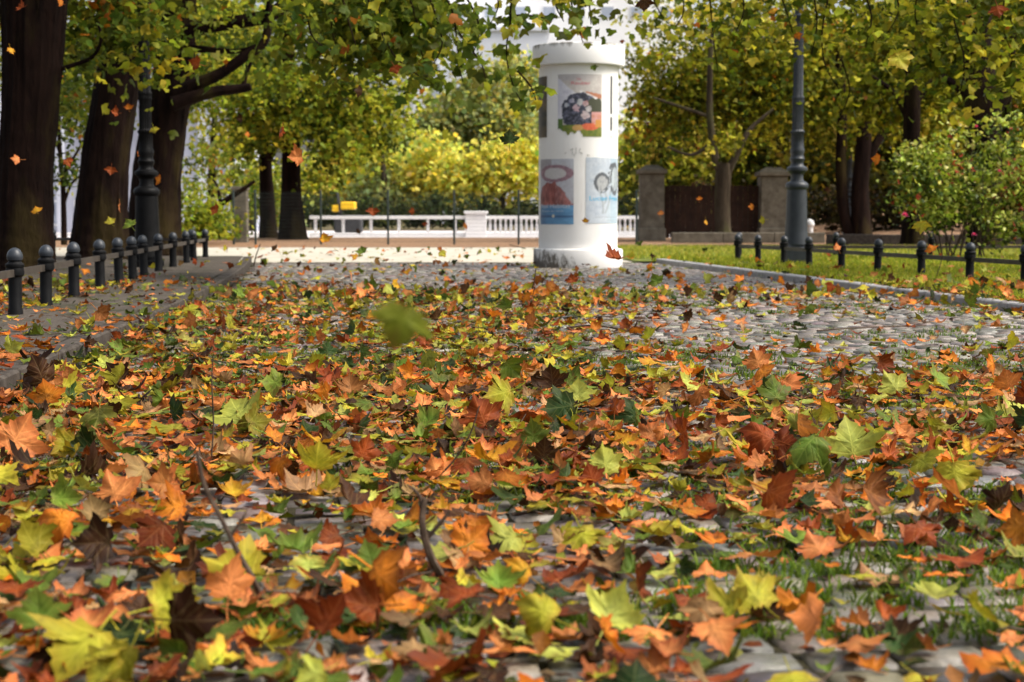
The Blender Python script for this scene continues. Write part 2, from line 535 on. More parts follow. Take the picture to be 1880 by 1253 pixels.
def rots(az, tilt, spin):
    ca, sa, ct, st, cs, ss = np.cos(az), np.sin(az), np.cos(tilt), np.sin(tilt), np.cos(spin), np.sin(spin)
    z, o = np.zeros_like(ca), np.ones_like(ca)
    A = np.stack([np.stack([ca, -sa, z], -1), np.stack([sa, ca, z], -1), np.stack([z, z, o], -1)], -2)
    B = np.stack([np.stack([o, z, z], -1), np.stack([z, ct, -st], -1), np.stack([z, st, ct], -1)], -2)
    C = np.stack([np.stack([cs, -ss, z], -1), np.stack([ss, cs, z], -1), np.stack([z, z, o], -1)], -2)
    return A @ B @ C
def place(tpl, Rm, S, Pp, c1, c2, rest=None):
    """rest: ground height per leaf; the leaf is lowered until its lowest point is there"""
    V, T, uv, w = tpl
    W = np.einsum('nij,vj->nvi', Rm, V) * S[:, None, None]
    if rest is not None: W[:, :, 2] += (rest - W[:, :, 2].min(1) - Pp[:, 2])[:, None]
    W += Pp[:, None, :]
    n, v = len(S), len(V)
    Tt = (T[None] + (np.arange(n) * v)[:, None, None]).reshape(-1, 3)
    wc = w[None, :, None] ** 2
    C = c1[:, None] * (1 - wc) + c2[:, None] * wc
    return W.reshape(-1, 3), Tt, np.tile(uv, (n, 1)), C.reshape(-1, 3)
def merge(parts):
    Vs, Ts, Us, Cs, o = [], [], [], [], 0
    for V, T, U, C in parts:
        Vs.append(V); Ts.append(T + o); Us.append(U); Cs.append(C)
        o += len(V)
    return np.vstack(Vs), np.vstack(Ts), np.vstack(Us), np.vstack(Cs)
TPL = [leaf_template(100 + i, True, c) for i, c in enumerate((.4, .6, .8, 1.0, 1.1, .9, .7, 1.1, 1.35, 1.5, 1.7, 1.5, 1.9, 2.1))]
CURLED = set(range(8, 14))
TPL_LO = [leaf_template(200 + i, False, c) for i, c in enumerate((.5, .8, 1.0, 1.2, 1.6, 1.8))]
HERO_T = {'flat': leaf_template(301, True, .35), 'soft': leaf_template(304, True, .6), 'wave': leaf_template(309, True, 1.0), 'roll': leaf_template(312, True, 1.6)}
PAL = {  # colour word -> (albedo, edge albedo, weight on the ground)
    'salmon orange': ((.48, .180, .055), (.36, .105, .028), .22),
    'orange': ((.47, .160, .014), (.34, .080, .008), .13),
    'rust red': ((.22, .045, .009), (.14, .026, .006), .12),
    'dark brown': ((.050, .021, .008), (.03, .012, .005), .13),
    'tan': ((.35, .21, .090), (.23, .12, .05), .06),
    'yellow green': ((.285, .28, .022), (.27, .20, .017), .15),
    'lime': ((.28, .31, .060), (.27, .26, .04), .05),
    'mid green': ((.080, .135, .016), (.09, .105, .014), .10),
    'dark green': ((.020, .044, .010), (.026, .036, .009), .06),
    'golden yellow': ((.43, .245, .016), (.36, .13, .010), .03)}
PNAMES = list(PAL)
PW = np.array([PAL[k][2] for k in PNAMES]); PW /= PW.sum()
def jitter(c, s=.18):
    c = np.asarray(c, float)
    return np.clip(c * (1 + RNG.normal(0, s, c.shape[:-1] + (1,)) * .8 + RNG.normal(0, s * .35, c.shape)), .004, .85)

# ================================================================== GROUND
def sheet(name, pts, z, mat):
    mb = MB(); mb.add([(x, y, z) for x, y in pts], [tuple(range(len(pts)))])
    return struct(name, mb, mat)
sheet('ground', [(-700, -200), (700, -200), (700, 1200), (-700, 1200)], -0.06, M['ground'])
_ys = [27.6, 24, 20, 16, 12, 1]
sheet('street_bed', [(xr(1) + .05, 1), (xr(27.6) + .05, 27.6)] + [(float(xl(y)) - .05, y) for y in _ys], -0.012, M['soil'])
def build_street():
    tx = np.array([-.5, -.45, 0, .45, .5])
    gx, gy = np.meshgrid(tx, tx)
    gx, gy = gx.ravel(), gy.ravel()
    edge = np.maximum(np.abs(gx), np.abs(gy)) > .49
    rr = np.where(edge, 1.0, 1.0)
    prof = (1 - np.abs(2 * gx) ** 14) * (1 - np.abs(2 * gy) ** 14)
    Q = np.array([(j * 5 + i, j * 5 + i + 1, j * 5 + i + 6, j * 5 + i + 5) for j in range(4) for i in range(4)])
    cs, ws, ds, ys = [], [], [], []
    y = 2.2
    ca, sa = math.cos(.107), math.sin(.107)
    v = 1.6
    while v < 30.5:
        d = RNG.uniform(.125, .165)
        u = -12 + RNG.uniform(0, .2)
        while u < 9:
            w_ = RNG.uniform(.12, .20)
            uc = u + w_ / 2
            X, Y = uc * ca - (v + d / 2) * sa, uc * sa + (v + d / 2) * ca
            if 1.9 < Y < 27.4 and xl(Y) + w_ * .45 < X < xr(Y) - w_ * .45 and abs(X) < .34 * Y + 1.2:
                cs.append((X, Y)); ws.append(w_); ds.append(d)
            u += w_
        v += d
    cs, ws, ds = np.array(cs), np.array(ws) - .012, np.array(ds) - .014
    n = len(cs)
    lx = gx[None] * ws[:, None] + RNG.normal(0, .0022, (n, 25))
    ly = gy[None] * ds[:, None] + RNG.normal(0, .0022, (n, 25))
    yaw = .107 + RNG.normal(0, .03, n)
    X = cs[:, :1] + lx * np.cos(yaw)[:, None] - ly * np.sin(yaw)[:, None]
    Y = cs[:, 1:] + lx * np.sin(yaw)[:, None] + ly * np.cos(yaw)[:, None]
    Z = -.022 + .022 * prof[None] ** .5 + RNG.normal(0, .0013, (n, 25)) + RNG.normal(0, .003, n)[:, None]
    Z += lx * RNG.normal(0, .02, n)[:, None] + ly * RNG.normal(0, .02, n)[:, None]
    V = np.stack([X, Y, Z], -1).reshape(-1, 3)
    T = (Q[None] + (np.arange(n) * 25)[:, None, None]).reshape(-1, 4)
    base = np.array([(.13, .12, .112), (.16, .145, .132), (.11, .105, .105), (.19, .172, .158), (.14, .115, .10), (.085, .078, .07)])
    c = jitter(base[RNG.integers(0, 6, n)] * np.array([1.04, .98, .88]), .18)
    me = raw_mesh('street', V, T, np.repeat(c, 25, 0))
    o = link('street', me, M['cobble'])
    o['kind'] = 'structure'
build_street()
# left pavement, its kerb, right kerb and lawn
sheet('pavement', [(-14, 28), (-14, 1.5)] + [(float(xl(y)) - .14, y) for y in (1.5, 12, 16, 20, 24, 28)], PAVE, M['pavement'])
def kerb(name, fx, sgn, z, w, mat, y0=1.8, y1=27.4, seg=1.0):
    mb = MB()
    y = y0
    while y < y1:
        e = min(y + seg * random.uniform(.85, 1.1), y1)
        a = Vector((fx(y) + sgn * w / 2, y, 0)); b = Vector((fx(e) + sgn * w / 2, e, 0))
        m_ = (a + b) / 2
        ln = (b - a).length - .008
        mb.box((m_.x, m_.y, z / 2 - .04 + random.uniform(-.003, .003)), (w, ln, z + .08 + .006), math.atan2(-(b.x - a.x), b.y - a.y), 1, .012)
        y = e
    return struct(name, mb, mat)
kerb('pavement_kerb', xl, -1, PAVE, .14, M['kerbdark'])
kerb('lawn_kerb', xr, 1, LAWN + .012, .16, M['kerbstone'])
sheet('lawn', [(xr(1.5) + .16, 1.5), (30, 1.5), (30, 28.6), (xr(27.4) + .16, 27.6)], LAWN, M['lawn'])
sheet('path', [(-16, 27.65), (2.3, 27.65), (1.6, 33), (1.9, 40.5), (-16, 40.5)], 0.0, M['sand'])
sheet('lawn_strip', [(2.1, 27.6), (30, 27.6), (30, 42), (1.96, 41), (1.66, 33)], 0.02, M['lawn'])
sheet('leaf_litter_verge', [(-40, 40.55), (1.9, 40.55), (1.9, 42.1), (40, 42.1), (40, 58.5), (-40, 58.5)], 0.004, M['litter'])
sheet('road', [(-60, 58.6), (8, 58.6), (8, 86), (-60, 86)], 0.0, M['road'])
mb = MB()                                                # leaf covered bank at the right
nx, ny = 24, 8
mb.add([(8.6 + i * 1.6, 58.55 + j * 3.2, .002 + .95 * (j / ny) ** 1.2 + .12 * math.sin(i * 1.3 + j)*(j>0)) for j in range(ny + 1) for i in range(nx + 1)],
       [(j * (nx + 1) + i, j * (nx + 1) + i + 1, (j + 1) * (nx + 1) + i + 1, (j + 1) * (nx + 1) + i) for j in range(ny) for i in range(nx)])
struct('leafy_bank', mb, M['litter'], True)

# ================================================================== ADVERTISING COLUMN
CX, CY = 1.02, 25.3
col = empty('advertising_column', (CX, CY, 0), 'round white advertising column with posters at the end of the cobbled street', 'advertising column')
mb = MB(); mb.lathe([(.672, -.05), (.69, 0.0), (.69, .245), (.68, .275), (.615, .285)], 72)
mb.build('base', M['column_base'], col, True)
mb = MB(); mb.lathe([(.608, .28), (.608, 1.2), (.608, 2.2), (.608, 3.07)], 72)
mb.build('shaft', M['column'], col, True)
mb = MB(); mb.lathe([(.61, 3.055), (.70, 3.06), (.706, 3.08), (.706, 3.34), (.70, 3.365), (.67, 3.375), (.60, 3.382), (.3, 3.40), (.02, 3.405)], 72)
mb.build('cap', M['cap'], col, True)
def poster(a0, a1, z0, z1, fn, nu=56, nv=84, ragged=False, label=None):
    u, v = np.meshgrid(np.linspace(0, 1, nu), np.linspace(0, 1, nv))
    ang = R(a0) + (R(a1) - R(a0)) * u
    zz = z0 + (z1 - z0) * v
    rad = .612 + .0015 * np.sin(u * 9) * np.sin(v * 7)
    V = np.stack([rad * np.sin(ang), -rad * np.cos(ang), zz], -1).reshape(-1, 3)
    T = np.array([(j * nu + i, j * nu + i + 1, (j + 1) * nu + i + 1, (j + 1) * nu + i) for j in range(nv - 1) for i in range(nu - 1)])
    if ragged:
        uu, vv = u.ravel(), v.ravel()
        cut = .055 + .03 * np.sin(uu * 17) + .02 * np.sin(uu * 41 + 1) + .05 * np.exp(-((uu - .05) / .07) ** 2) + .03 * np.exp(-((uu - .3) / .06) ** 2)
        cut = np.where(uu > .55, .005, cut)
        T = T[(vv[T] > cut[T]).all(1)]
    C = np.array([fn(a, b) for a, b in zip(u.ravel(), v.ravel())])
    o = link('poster', raw_mesh('poster', V, T, np.clip(C, 0.005, .82)), M['poster'], col)
    if label: o['label'] = label
    return o
def mix3(a, b, t):
    t = max(0.0, min(1.0, t))
    return tuple(x * (1 - t) + y * t for x, y in zip(a, b))
def ell(u, v, cx, cy, rx, ry): return math.hypot((u - cx) / rx, (v - cy) / ry)
def art_table(u, v):                       # still life of dark berries, flowers and an orange slice under a grey wall
    n = vn(u * 14, v * 18)
    c = mix3((.46, .42, .40), (.56, .53, .50), n)
    if v > .9: c = mix3(c, (.40, .38, .42), .6 * (1 - u))
    if v < .95 - .62 * u and v > .3: c = mix3((.52, .52, .62), (.66, .66, .72), n)          # white cloth
    if u > .62 and .62 < v < .73 - .12 * (u - .62): c = (.42, .17, .09)
    if u > .5 and abs(v - (.74 - .3 * (u - .45))) < .02: c = (.74, .73, .74)
    if ell(u, v, .48, .42, .40, .30) + .2 * (n - .5) < 1: c = mix3((.015, .018, .03), (.16, .17, .25), vn(u * 30, v * 38) ** 2)
    if ell(u, v, .85, .50, .2, .12) + .3 * (n - .5) < 1: c = (.05, .055, .03)
    for cx, cy, r, q in ((.50, .56, .07, (.36, .40, .42)), (.42, .46, .07, (.50, .27, .33)), (.62, .54, .06, (.35, .10, .10)), (.68, .45, .07, (.44, .42, .42)), (.62, .35, .09, (.48, .35, .36)), (.2, .52, .05, (.26, .33, .42)), (.32, .58, .05, (.25, .27, .40))):
        if ell(u, v, cx, cy, r, r * .72) + .7 * (vn(u * 26, v * 34) - .5) < 1: c = mix3(mix3(q, (.05, .05, .07), .5 * vn(u * 19, v * 31)), (.66, .60, .60), .6 * vn(u * 40, v * 40))
    if u > .76 and .22 < v < .40: c = mix3((.60, .34, .34), (.50, .2, .12), n)
    if v < .20: c = mix3((.09, .14, .02), (.20, .22, .03), vn(u * 20, v * 24))
    if ell(u, v, .72, .17, .20, .055) < 1: c = mix3((.55, .08, .03), (.70, .18, .08), vn(u * 50, v * 40))
    if ell(u, v, .45, .15, .12, .05) < 1: c = (.50, .30, .10)
    if u > .85 and .16 < v < .28: c = (.55, .25, .05)
    if u < .12 and v < .3: c = (.08, .15, .03)
    return c
def art_ring(u, v):                        # red shaggy mound with a pale ring over blue water
    n = vn(u * 22, v * 26)
    c = mix3((.36, .34, .38), (.52, .55, .60), .5 * v + .5 * n)
    if v > .8 and u < .45: c = mix3(c, (.20, .15, .15), .5)
    e = ell(u, v, .52, .78, .40, .11)
    if abs(e - 1) < .22: c = mix3((.20, .12, .15), (.36, .22, .26), n)
    elif e < .8: c = (.52, .50, .50)
    m_ = .28 + .36 * math.exp(-(abs(u - .40) / .46) ** 3) + .05 * (vn(u * 16, 2.2) - .5)
    if .30 < v < m_ + .06 * (n - .5):
        c = mix3((.11, .025, .02), (.50, .16, .14), vn(u * 34, v * 13) * (.35 + .9 * vn(u * 7, v * 9)))
        if u > .55: c = mix3(c, (.50, .28, .28), .5 * n)
    if v <= .30: c = mix3((.05, .13, .28), (.14, .34, .56), .55 * u + .5 * vn(u * 6, v * 30))
    if .10 < v < .135: c = mix3(c, (.03, .07, .17), .7)
    if ell(u, v, .5, .125, .03, .03) < 1: c = (.62, .58, .45)
    return c
def art_sketch(u, v):                      # pencil sketch on pale paper
    n = vn(u * 18, v * 20)
    c = mix3((.40, .46, .54), (.52, .57, .62), n)
    if u > .62: c = mix3(c, (.27, .41, .52), .55)
    if v < .28 and u > .5: c = mix3(c, (.45, .56, .62), .4)
    g = (.09, .10, .115)
    e = ell(u, v, .38, .62, .17, .13)
    if e < 1: c = mix3((.42, .44, .45), (.28, .29, .30), vn(u * 34, v * 30))
    if abs(e - 1) < .2 and vn(u * 20, v * 20) > .2: c = g
    for cx, cy, rx, ry in ((.70, .70, .14, .19), (.80, .68, .16, .22)):
        e = ell(u, v, cx, cy, rx, ry)
        if abs(e - 1) < .17 and vn(u * 18, v * 22) > .22: c = g
        elif e < .9: c = mix3(c, (.42, .46, .48), .5)
    for p0, p1 in (((.30, .50), (.40, .15)), ((.62, .50), (.46, .15)), ((.46, .48), (.44, .3))):
        t = (v - p0[1]) / (p1[1] - p0[1])
        if 0 < t < 1 and abs(u - (p0[0] + (p1[0] - p0[0]) * t + .04 * math.sin(t * 3.1))) < .022: c = (.33, .37, .40)
    if .085 < v < .105 and vn(u * 40, 3.3) > .4 and u > .2: c = mix3(c, (.3, .34, .38), .7)
    if .035 < v < .05 and u > .5 and vn(u * 40, 7.3) > .4: c = mix3(c, (.35, .40, .43), .6)
    return c
def art_dark(u, v): return mix3((.02, .022, .018), (.13, .09, .045), vn(u * 5, v * 13) ** 1.5)
def art_plain(u, v): return (.06, .06, .06) if (u < .09 and vn(1, v * 14) > .3) else (.74, .74, .73)
pt = poster(-32.5, 32.5, 1.96, 2.90, art_table, ragged=True, label='still life poster with dark berries, flowers and an orange slice, torn along its foot')
poster(-108, -53.5, 1.97, 2.89, art_dark, 24, 60, label='dark brown poster wrapping round the left side of the column')
p_ring = poster(-72, -8.7, .656, 1.64, art_ring, label='poster of a shaggy red mound above a blue band')
p_sk = poster(8.7, 76, .67, 1.66, art_sketch, label='pale pencil sketch poster with a cyan title')
poster(50, 100, 1.97, 2.89, art_plain, 40, 60, label='blank white poster with a thin dark edge')
mb = MB()
for q in ([(-11, 1.80), (-10, 1.70)], [(-14, 1.77), (-9, 1.79)], [(-5, 1.81), (-5.5, 1.71)], [(1, 1.80), (-1, 1.745), (4, 1.715)], [(-22, 1.72), (-19, 1.735)], [(10, 1.70), (14, 1.69)], [(-8, 1.72), (-7.5, 1.68)]):
    mb.tube([(.6085 * math.sin(R(a)), -.6085 * math.cos(R(a)), z) for a, z in q], [.005] * len(q), 5)
mb.build('graffiti', plain('grey_marker', (.30, .30, .28), (.42, .42, .40), 20, .7, 0), col)
def lettering(text, ang, z, size, rgb, parent, wmax=None):
    cu = bpy.data.curves.new('lettering', 'FONT')
    cu.body = text
    cu.size = size
    cu.align_x = 'LEFT'
    tmp = bpy.data.objects.new('tmp_text', cu)
    COL.objects.link(tmp)
    dg = bpy.context.evaluated_depsgraph_get()
    me = bpy.data.meshes.new_from_object(tmp.evaluated_get(dg))
    bpy.data.objects.remove(tmp)
    w = max(v.co.x for v in me.vertices)
    k = (wmax / w) if wmax else 1.0
    for v in me.vertices:
        a = R(ang) + v.co.x * k / .6155
        z_ = z + v.co.y
        v.co = (.6155 * math.sin(a), -.6155 * math.cos(a), z_)
    m = plain('ink_' + text.split()[0].lower(), rgb, rgb, 5, .5, 0)
    link('lettering', me, m, parent)
lettering('Lucian Freud', 13, 1.015, .105, (.06, .42, .68), p_sk, .66)
lettering('Real Habitat', -69, .905, .085, (.55, .60, .66), p_ring, .60)
lettering('Museum der Stadt', -66, .845, .04, (.40, .50, .62), p_ring, .46)
lettering('Die', -5, 2.81, .05, (.55, .16, .18), pt)
lettering('Räuber', -13, 2.745, .07, (.55, .13, .16), pt, .30)

# ================================================================== STREET LAMPS
def lamp(X, Y, z, label, mat):
    e = empty('street_lamp', (X, Y, z), label, 'street lamp', 'cast iron lamps along the street')
    mb = MB(); mb.box((0, 0, .11), (.37, .37, .30), 0, 1, .012); mb.box((0, 0, .285), (.33, .33, .05), 0, .92)
    mb.build('plinth', mat, e)
    prof = [(.19, .30), (.188, .33), (.175, .40), (.166, .55), (.155, .85), (.150, 1.06), (.146, 1.12), (.168, 1.14), (.174, 1.165), (.172, 1.20), (.150, 1.225), (.105, 1.25),
            (.092, 1.29), (.094, 1.35), (.120, 1.375), (.152, 1.40), (.157, 1.425), (.150, 1.45), (.105, 1.475), (.092, 1.50), (.096, 1.54), (.110, 1.56), (.112, 1.585), (.098, 1.60),
            (.094, 1.64), (.103, 1.68), (.105, 1.72), (.094, 1.76), (.093, 1.95), (.108, 1.965), (.110, 1.985), (.090, 2.0), (.084, 2.02), (.082, 2.38), (.090, 2.40), (.093, 2.43), (.085, 2.45),
            (.093, 2.47), (.090, 2.50), (.076, 2.52), (.070, 3.30), (.066, 3.62), (.080, 3.64), (.082, 3.70), (.064, 3.72), (.058, 4.3), (.075, 4.33), (.075, 4.38), (.03, 4.40)]
    mb = MB(); mb.lathe(prof, 40, flute=(1.75, 3.63, .09))
    mb.build('post', mat, e, True)
    mb = MB(); mb.lathe([(.06, 4.36), (.09, 4.40), (.10, 4.44), (.17, 4.85), (.20, 4.88), (.20, 4.90), (.12, 5.02), (.03, 5.08), (.03, 5.15), (.005, 5.18)], 16)
    mb.build('lantern', mat, e, True)
    return e
lamp(4.27, 24.6, LAWN, 'dark grey cast iron street lamp beside the white column, rising from the lawn', M['iron_lamp'])
lamp(-4.90, 22.0, -.07, 'black cast iron street lamp standing among the dark trunks by the pavement', M['iron'])
lamp((1557 - 940) / F * 52, 52, 0, 'distant street lamp in the shade beyond the stone gate pillars', M['iron_lamp'])

# ================================================================== BOLLARD FENCES
def fence(label, pts, z, rails=True, h=.467, railz=.29):
    e = empty('bollard_fence', (pts[0][0], pts[0][1], z), label, 'fence', 'low iron bollard fences')
    k = h / .467
    prof = [(.052, -.06), (.052, .03), (.046, .045), (.046, .262), (.062, .275), (.065, .30), (.060, .325), (.066, .335), (.064, .352), (.050, .362), (.042, .372), (.050, .380)]
    o0 = pts[0]
    first = cap0 = None
    for x, y in pts:
        if first is None:
            mb = MB(); mb.lathe([(r, zz * k) for r, zz in prof], 24)
            first = mb.build('post', M['iron'], e, True)
            mb = MB(); mb.lathe([(.050, .379 * k)] + [(.056 * math.cos(a), .398 * k + .069 * k * math.sin(a)) for a in [R(q) for q in range(0, 90, 15)]] + [(.004, .467 * k)], 24)
            mb.build('ball_cap', M['iron_lamp'], first, True)  # paler iron puts the blue-grey highlight of the caps into their colour
            p = first
        else:
            p = first.copy(); COL.objects.link(p); p.parent = e
            c = first.children[0].copy(); COL.objects.link(c); c.parent = p
        p.location = (x - o0[0], y - o0[1], 0)
        p.rotation_euler = (R(random.uniform(-1.6, 1.6)), R(random.uniform(-1.6, 1.6)), random.uniform(0, 3))
    if rails:
        for a, b in zip(pts, pts[1:]):
            mb = MB()
            pa, pb = Vector((a[0] - o0[0], a[1] - o0[1], railz)), Vector((b[0] - o0[0], b[1] - o0[1], railz))
            d = (pb - pa).normalized() * .044
            mb.bar(pa + d, pb - d, .022, .05)
            mb.build('rail', M['rail'], e)
    return e
LY = [10.2, 11.4, 12.57, 13.9, 15.4, 16.7, 17.8, 18.8, 20.3, 22, 23.9, 25.1, 27.2]
fence('low black bollard fence with flat rails along the left pavement', [(-3.47 - .103 * (y - 11.4), y) for y in LY], PAVE)
fence('short black bollard fence turning away from the street behind the left lamp', [(-5.35 - .62 * k, 27.3 + .15 * k) for k in range(5)], PAVE, h=.46)
RY = [15.6, 16.8, 18.05, 19.3, 20.6, 21.8, 23.0, 24.06, 25.2, 26.2]
fence('low black bollard fence with one bar edging the lawn on the right', [(8.23 - .176 * y, y) for y in RY], LAWN, h=.44, railz=.25)
fence('low bollard fence at the back of the lawn behind the other posts', [(4.1 + 1.75 * k, 29.5 + .1 * k) for k in range(5)], .02, h=.47, railz=.20)

# ================================================================== GATE, WALLS, FAR FENCES
def pillar(px, Y, w, h, label):
    x = (px - 940) / F * Y
    e = empty('gate_pillar', (x, Y, 0), label, 'gate pillar', 'weathered stone gate pillars')
    mb = MB(); mb.box((0, 0, h / 2 - .1), (w, w, h + .1), 0, 1, .02); mb.box((0, 0, .15), (w + .1, w + .1, .5), 0, 1, .02)
    mb.build('shaft', M['stone'], e)
    mb = MB(); mb.box((0, 0, h + .02), (w + .16, w + .16, .14), 0, 1, .02); mb.box((0, 0, h + .16), (w + .04, w + .04, .14), 0, .45)
    mb.build('capstone', M['stone'], e)
pillar(1195, 51, .74, 2.12, 'grey stone gate pillar just right of the white column')
pillar(1416, 51, .82, 2.05, 'broad stone gate pillar left of the grey lamp post')
gx0, gx1 = (1219 - 940) / F * 51.1, (1391 - 940) / F * 51.1
g = empty('rusty_gate', ((gx0 + gx1) / 2, 51.1, 0), 'dark rusty sheet metal gate between two stone pillars', 'gate')
hw = (gx1 - gx0) / 2
for sx in (-1, 1):
    mb = MB()
    for k in range(9):
        mb.box((sx * (hw * (k + .5) / 9), 0, .90 + .02 * (k % 2)), (hw / 9 - .012, .03, 1.62), 0, 1)
    lf = mb.build('gate_leaf', M['rust'], g)
    for zz in (1.5, .35):
        mb = MB(); mb.box((sx * hw / 2, -.03, zz), (hw - .04, .03, .09))
        mb.build('crossbar', M['rust'], lf)
def low_wall(px0, px1, Y, z0, h, label, mat):
    x0, x1 = (px0 - 940) / F * Y, (px1 - 940) / F * Y
    mb = MB()
    n = max(2, int((x1 - x0) / 1.2))
    for k in range(n):
        mb.box(((x0 + (k + .5) * (x1 - x0) / n), Y, h / 2), ((x1 - x0) / n - .012, .34, h + random.uniform(-.01, .01)), 0, 1, .015)
    tag(mb.build('low_wall', mat), label, 'low wall')
low_wall(1232, 1512, 47, 0, .30, 'low pale stone wall in front of the rusty gate', M['stone'])
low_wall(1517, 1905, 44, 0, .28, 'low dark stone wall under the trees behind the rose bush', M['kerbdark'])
mb = MB(); mb.lathe([(.12, 0), (.12, .42), (.16, .46), (.16, .52), (.13, .60), (.06, .66), (.01, .68)], 16)
o = mb.build('white_bollard', M['white'], None, True); o.location = ((1485 - 940) / F * 54, 54, 0)
tag(o, 'small white bollard half hidden behind the grey lamp post', 'bollard')
# wire mesh fence
fpx = [430, 470, 590, 713, 834, 952, 1060, 1168]
FY = 44.5
fx = [(p - 940) / F * FY for p in fpx]
e = empty('mesh_fence', (fx[0], FY, 0), 'thin dark green wire mesh fence with slim posts beyond the sunlit path', 'fence')
for x in fx:
    mb = MB(); mb.box((x - fx[0], 0, .72), (.06, .05, 1.52), 0, 1, .01)
    mb.build('post', M['mesh_fence'], e)
for a, b in zip(fx, fx[1:]):
    mb = MB()
    for k in range(14): mb.box(((a + b) / 2 - fx[0], .03, .08 + k * .1), (b - a, .005, .005))
    n = int((b - a) / .05)
    for k in range(n): mb.box((a - fx[0] + (k + .5) * (b - a) / n, .036, .74), (.004, .004, 1.4))
    mb.build('wire_panel', M['mesh_fence'], e)
# white balustrade
BY = 60.0
bx = lambda p: (p - 940) / F * BY
e = empty('balustrade', (bx(570), BY, 0), 'long white balustrade with a square pier beyond the mesh fence', 'balustrade')
b0 = bx(570)
for a, b in ((570, 854), (894, 1178)):
    mb = MB(); mb.box(((bx(a) + bx(b)) / 2 - b0, 0, .72), (bx(b) - bx(a), .34, .13), 0, 1, .015)
    mb.box(((bx(a) + bx(b)) / 2 - b0, 0, .08), (bx(b) - bx(a), .30, .16), 0, 1, .01)
    mb.build('handrail', M['balustrade'], e)
mb = MB(); mb.box((bx(874) - b0, 0, .42), (.78, .5, .86), 0, 1, .02); mb.box((bx(874) - b0, 0, .90), (.88, .6, .10), 0, 1, .02)
mb.build('pier', M['balustrade'], e)
for p in (580, 631, 682, 733, 786, 836):
    mb = MB(); mb.box((bx(p) - b0, 0, .405), (.10, .12, .48))
    mb.build('baluster', M['balustrade'], e)
p = 900
bal = None
while p < 1176:
    if bal is None:
        mb = MB(); mb.lathe([(.05, .16), (.05, .2), (.035, .23), (.06, .36), (.05, .45), (.03, .55), (.045, .60), (.05, .655)], 10)
        bal = mb.build('baluster', M['balustrade'], e, True); q = bal
    else:
        q = bal.copy(); COL.objects.link(q); q.parent = e
    q.location = (bx(p) - b0, 0, 0)
    p += 9.5
# little yellow machine behind the balustrade
x0 = bx(641) * 72 / 60
e = empty('yellow_excavator', (x0, 72, 0), 'small yellow construction machine half hidden behind the white balustrade', 'excavator')
mb = MB(); mb.box((0, 0, 1.22), (.62, .9, .34), 0, .92, .04); mb.build('body', M['yellow'], e)
mb = MB(); mb.box((-.55, 0, 1.1), (.30, .7, .30), 0, .8, .04); mb.build('counterweight', M['yellow'], e)
mb = MB(); mb.box((0, 0, .42), (1.2, .9, .8), 0, .9, .08); mb.build('track', M['dark'], e)
mb = MB(); mb.tube([(-.28, -.3, .85), (-.38, -.3, 1.3), (-.46, -.3, 1.8)], [.07, .06, .05], 8); mb.build('arm', M['dark'], e)

# ================================================================== BUILDINGS
def bld(name, x0, x1, y, z1, dep, mat, label, cat, wins=None, wmat=None, pil=None, roof=.4):
    e = empty(name, ((x0 + x1) / 2, y, 0), label, cat)
    w = x1 - x0
    mb = MB(); mb.box((0, dep / 2, z1 / 2), (w, dep, z1))
    mb.build('wall', mat, e)
    mb = MB(); mb.box((0, dep / 2, z1 + roof / 2), (w + .5, dep + .5, roof))
    mb.build('roof', mat, e)
    if pil:
        for k in range(pil[0] + 1):
            mb = MB(); mb.box((-w / 2 + k * w / pil[0], -.14, z1 / 2 - .02), (pil[1], .28, z1 - .05)); mb.build('pilaster', pil[2], e)
    if wins:
        for (wx, wz, ww, wh) in wins:
            mb = MB(); mb.box((wx, -.03, wz), (ww, .1, wh)); f = mb.build('window', M['white'], e)
            mb = MB(); mb.box((wx, -.09, wz), (ww - .2, .03, wh - .2)); mb.build('pane', wmat or M['window'], f)
s = 76 / F
bld('hall', -34, (428 - 940) * s, 76, 6.3, 14, M['facade'], 'pale lilac hall seen between the dark trunks on the left', 'building', pil=(16, .35, M['facade_trim']),
    wins=[(-10.2 + k * 1.32 + .66, .9, .9, 1.2) for k in range(15)])
s = 170 / F
bld('tower_block', (745 - 940) * s, (1270 - 940) * s, 170, 34, 16, M['tower'], 'tall white apartment tower rising above the trees behind the column', 'building',
    wins=[(-12 + k * 3.0, 21.6 + j * 2.9, 1.4, 1.3) for j in range(4) for k in range(9)], roof=.6)
bld('office_block', (770 - 940) * s, (1000 - 940) * s, 160, 18.6, 8, M['blueblock'], 'lower blue grey block in front of the white tower', 'building',
    wins=[(-4.4 + k * 2.2, 12.4 + j * 2.6, 1.3, 1.1) for j in range(2) for k in range(5)], roof=.3)

# ================================================================== TREES
STAR = leaf_template(400, False, .7, False)
def mini_leaf(seed):
    rn = np.random.default_rng(seed)
    o = np.array([(0, -.45), (.30, -.35), (.5, -.05), (.18, .08), (.22, .3), (0, .6), (-.22, .3), (-.18, .08), (-.5, -.05), (-.30, -.35)])
    V = np.vstack([np.column_stack([o, rn.normal(0, .08, 10) - .25 * np.abs(o[:, 0])]), [[0, 0, .03]]])
    T = np.array([(i, (i + 1) % 10, 10) for i in range(10)])
    return V, T, V[:, :2].copy(), np.concatenate([np.ones(10), [0]])
def dot_leaf(seed):
    rn = np.random.default_rng(seed)
    o = np.array([(0, -.5), (.42, -.1), (.25, .35), (-.2, .5), (-.45, .05)])
    V = np.column_stack([o, rn.normal(0, .12, 5)])
    return V, np.array([(0, 1, 2), (0, 2, 3), (0, 3, 4)]), V[:, :2].copy(), np.array([1, .5, 1, .5, 1.])
MINI = [mini_leaf(i) for i in range(3)]
DOT = [dot_leaf(i) for i in range(3)]
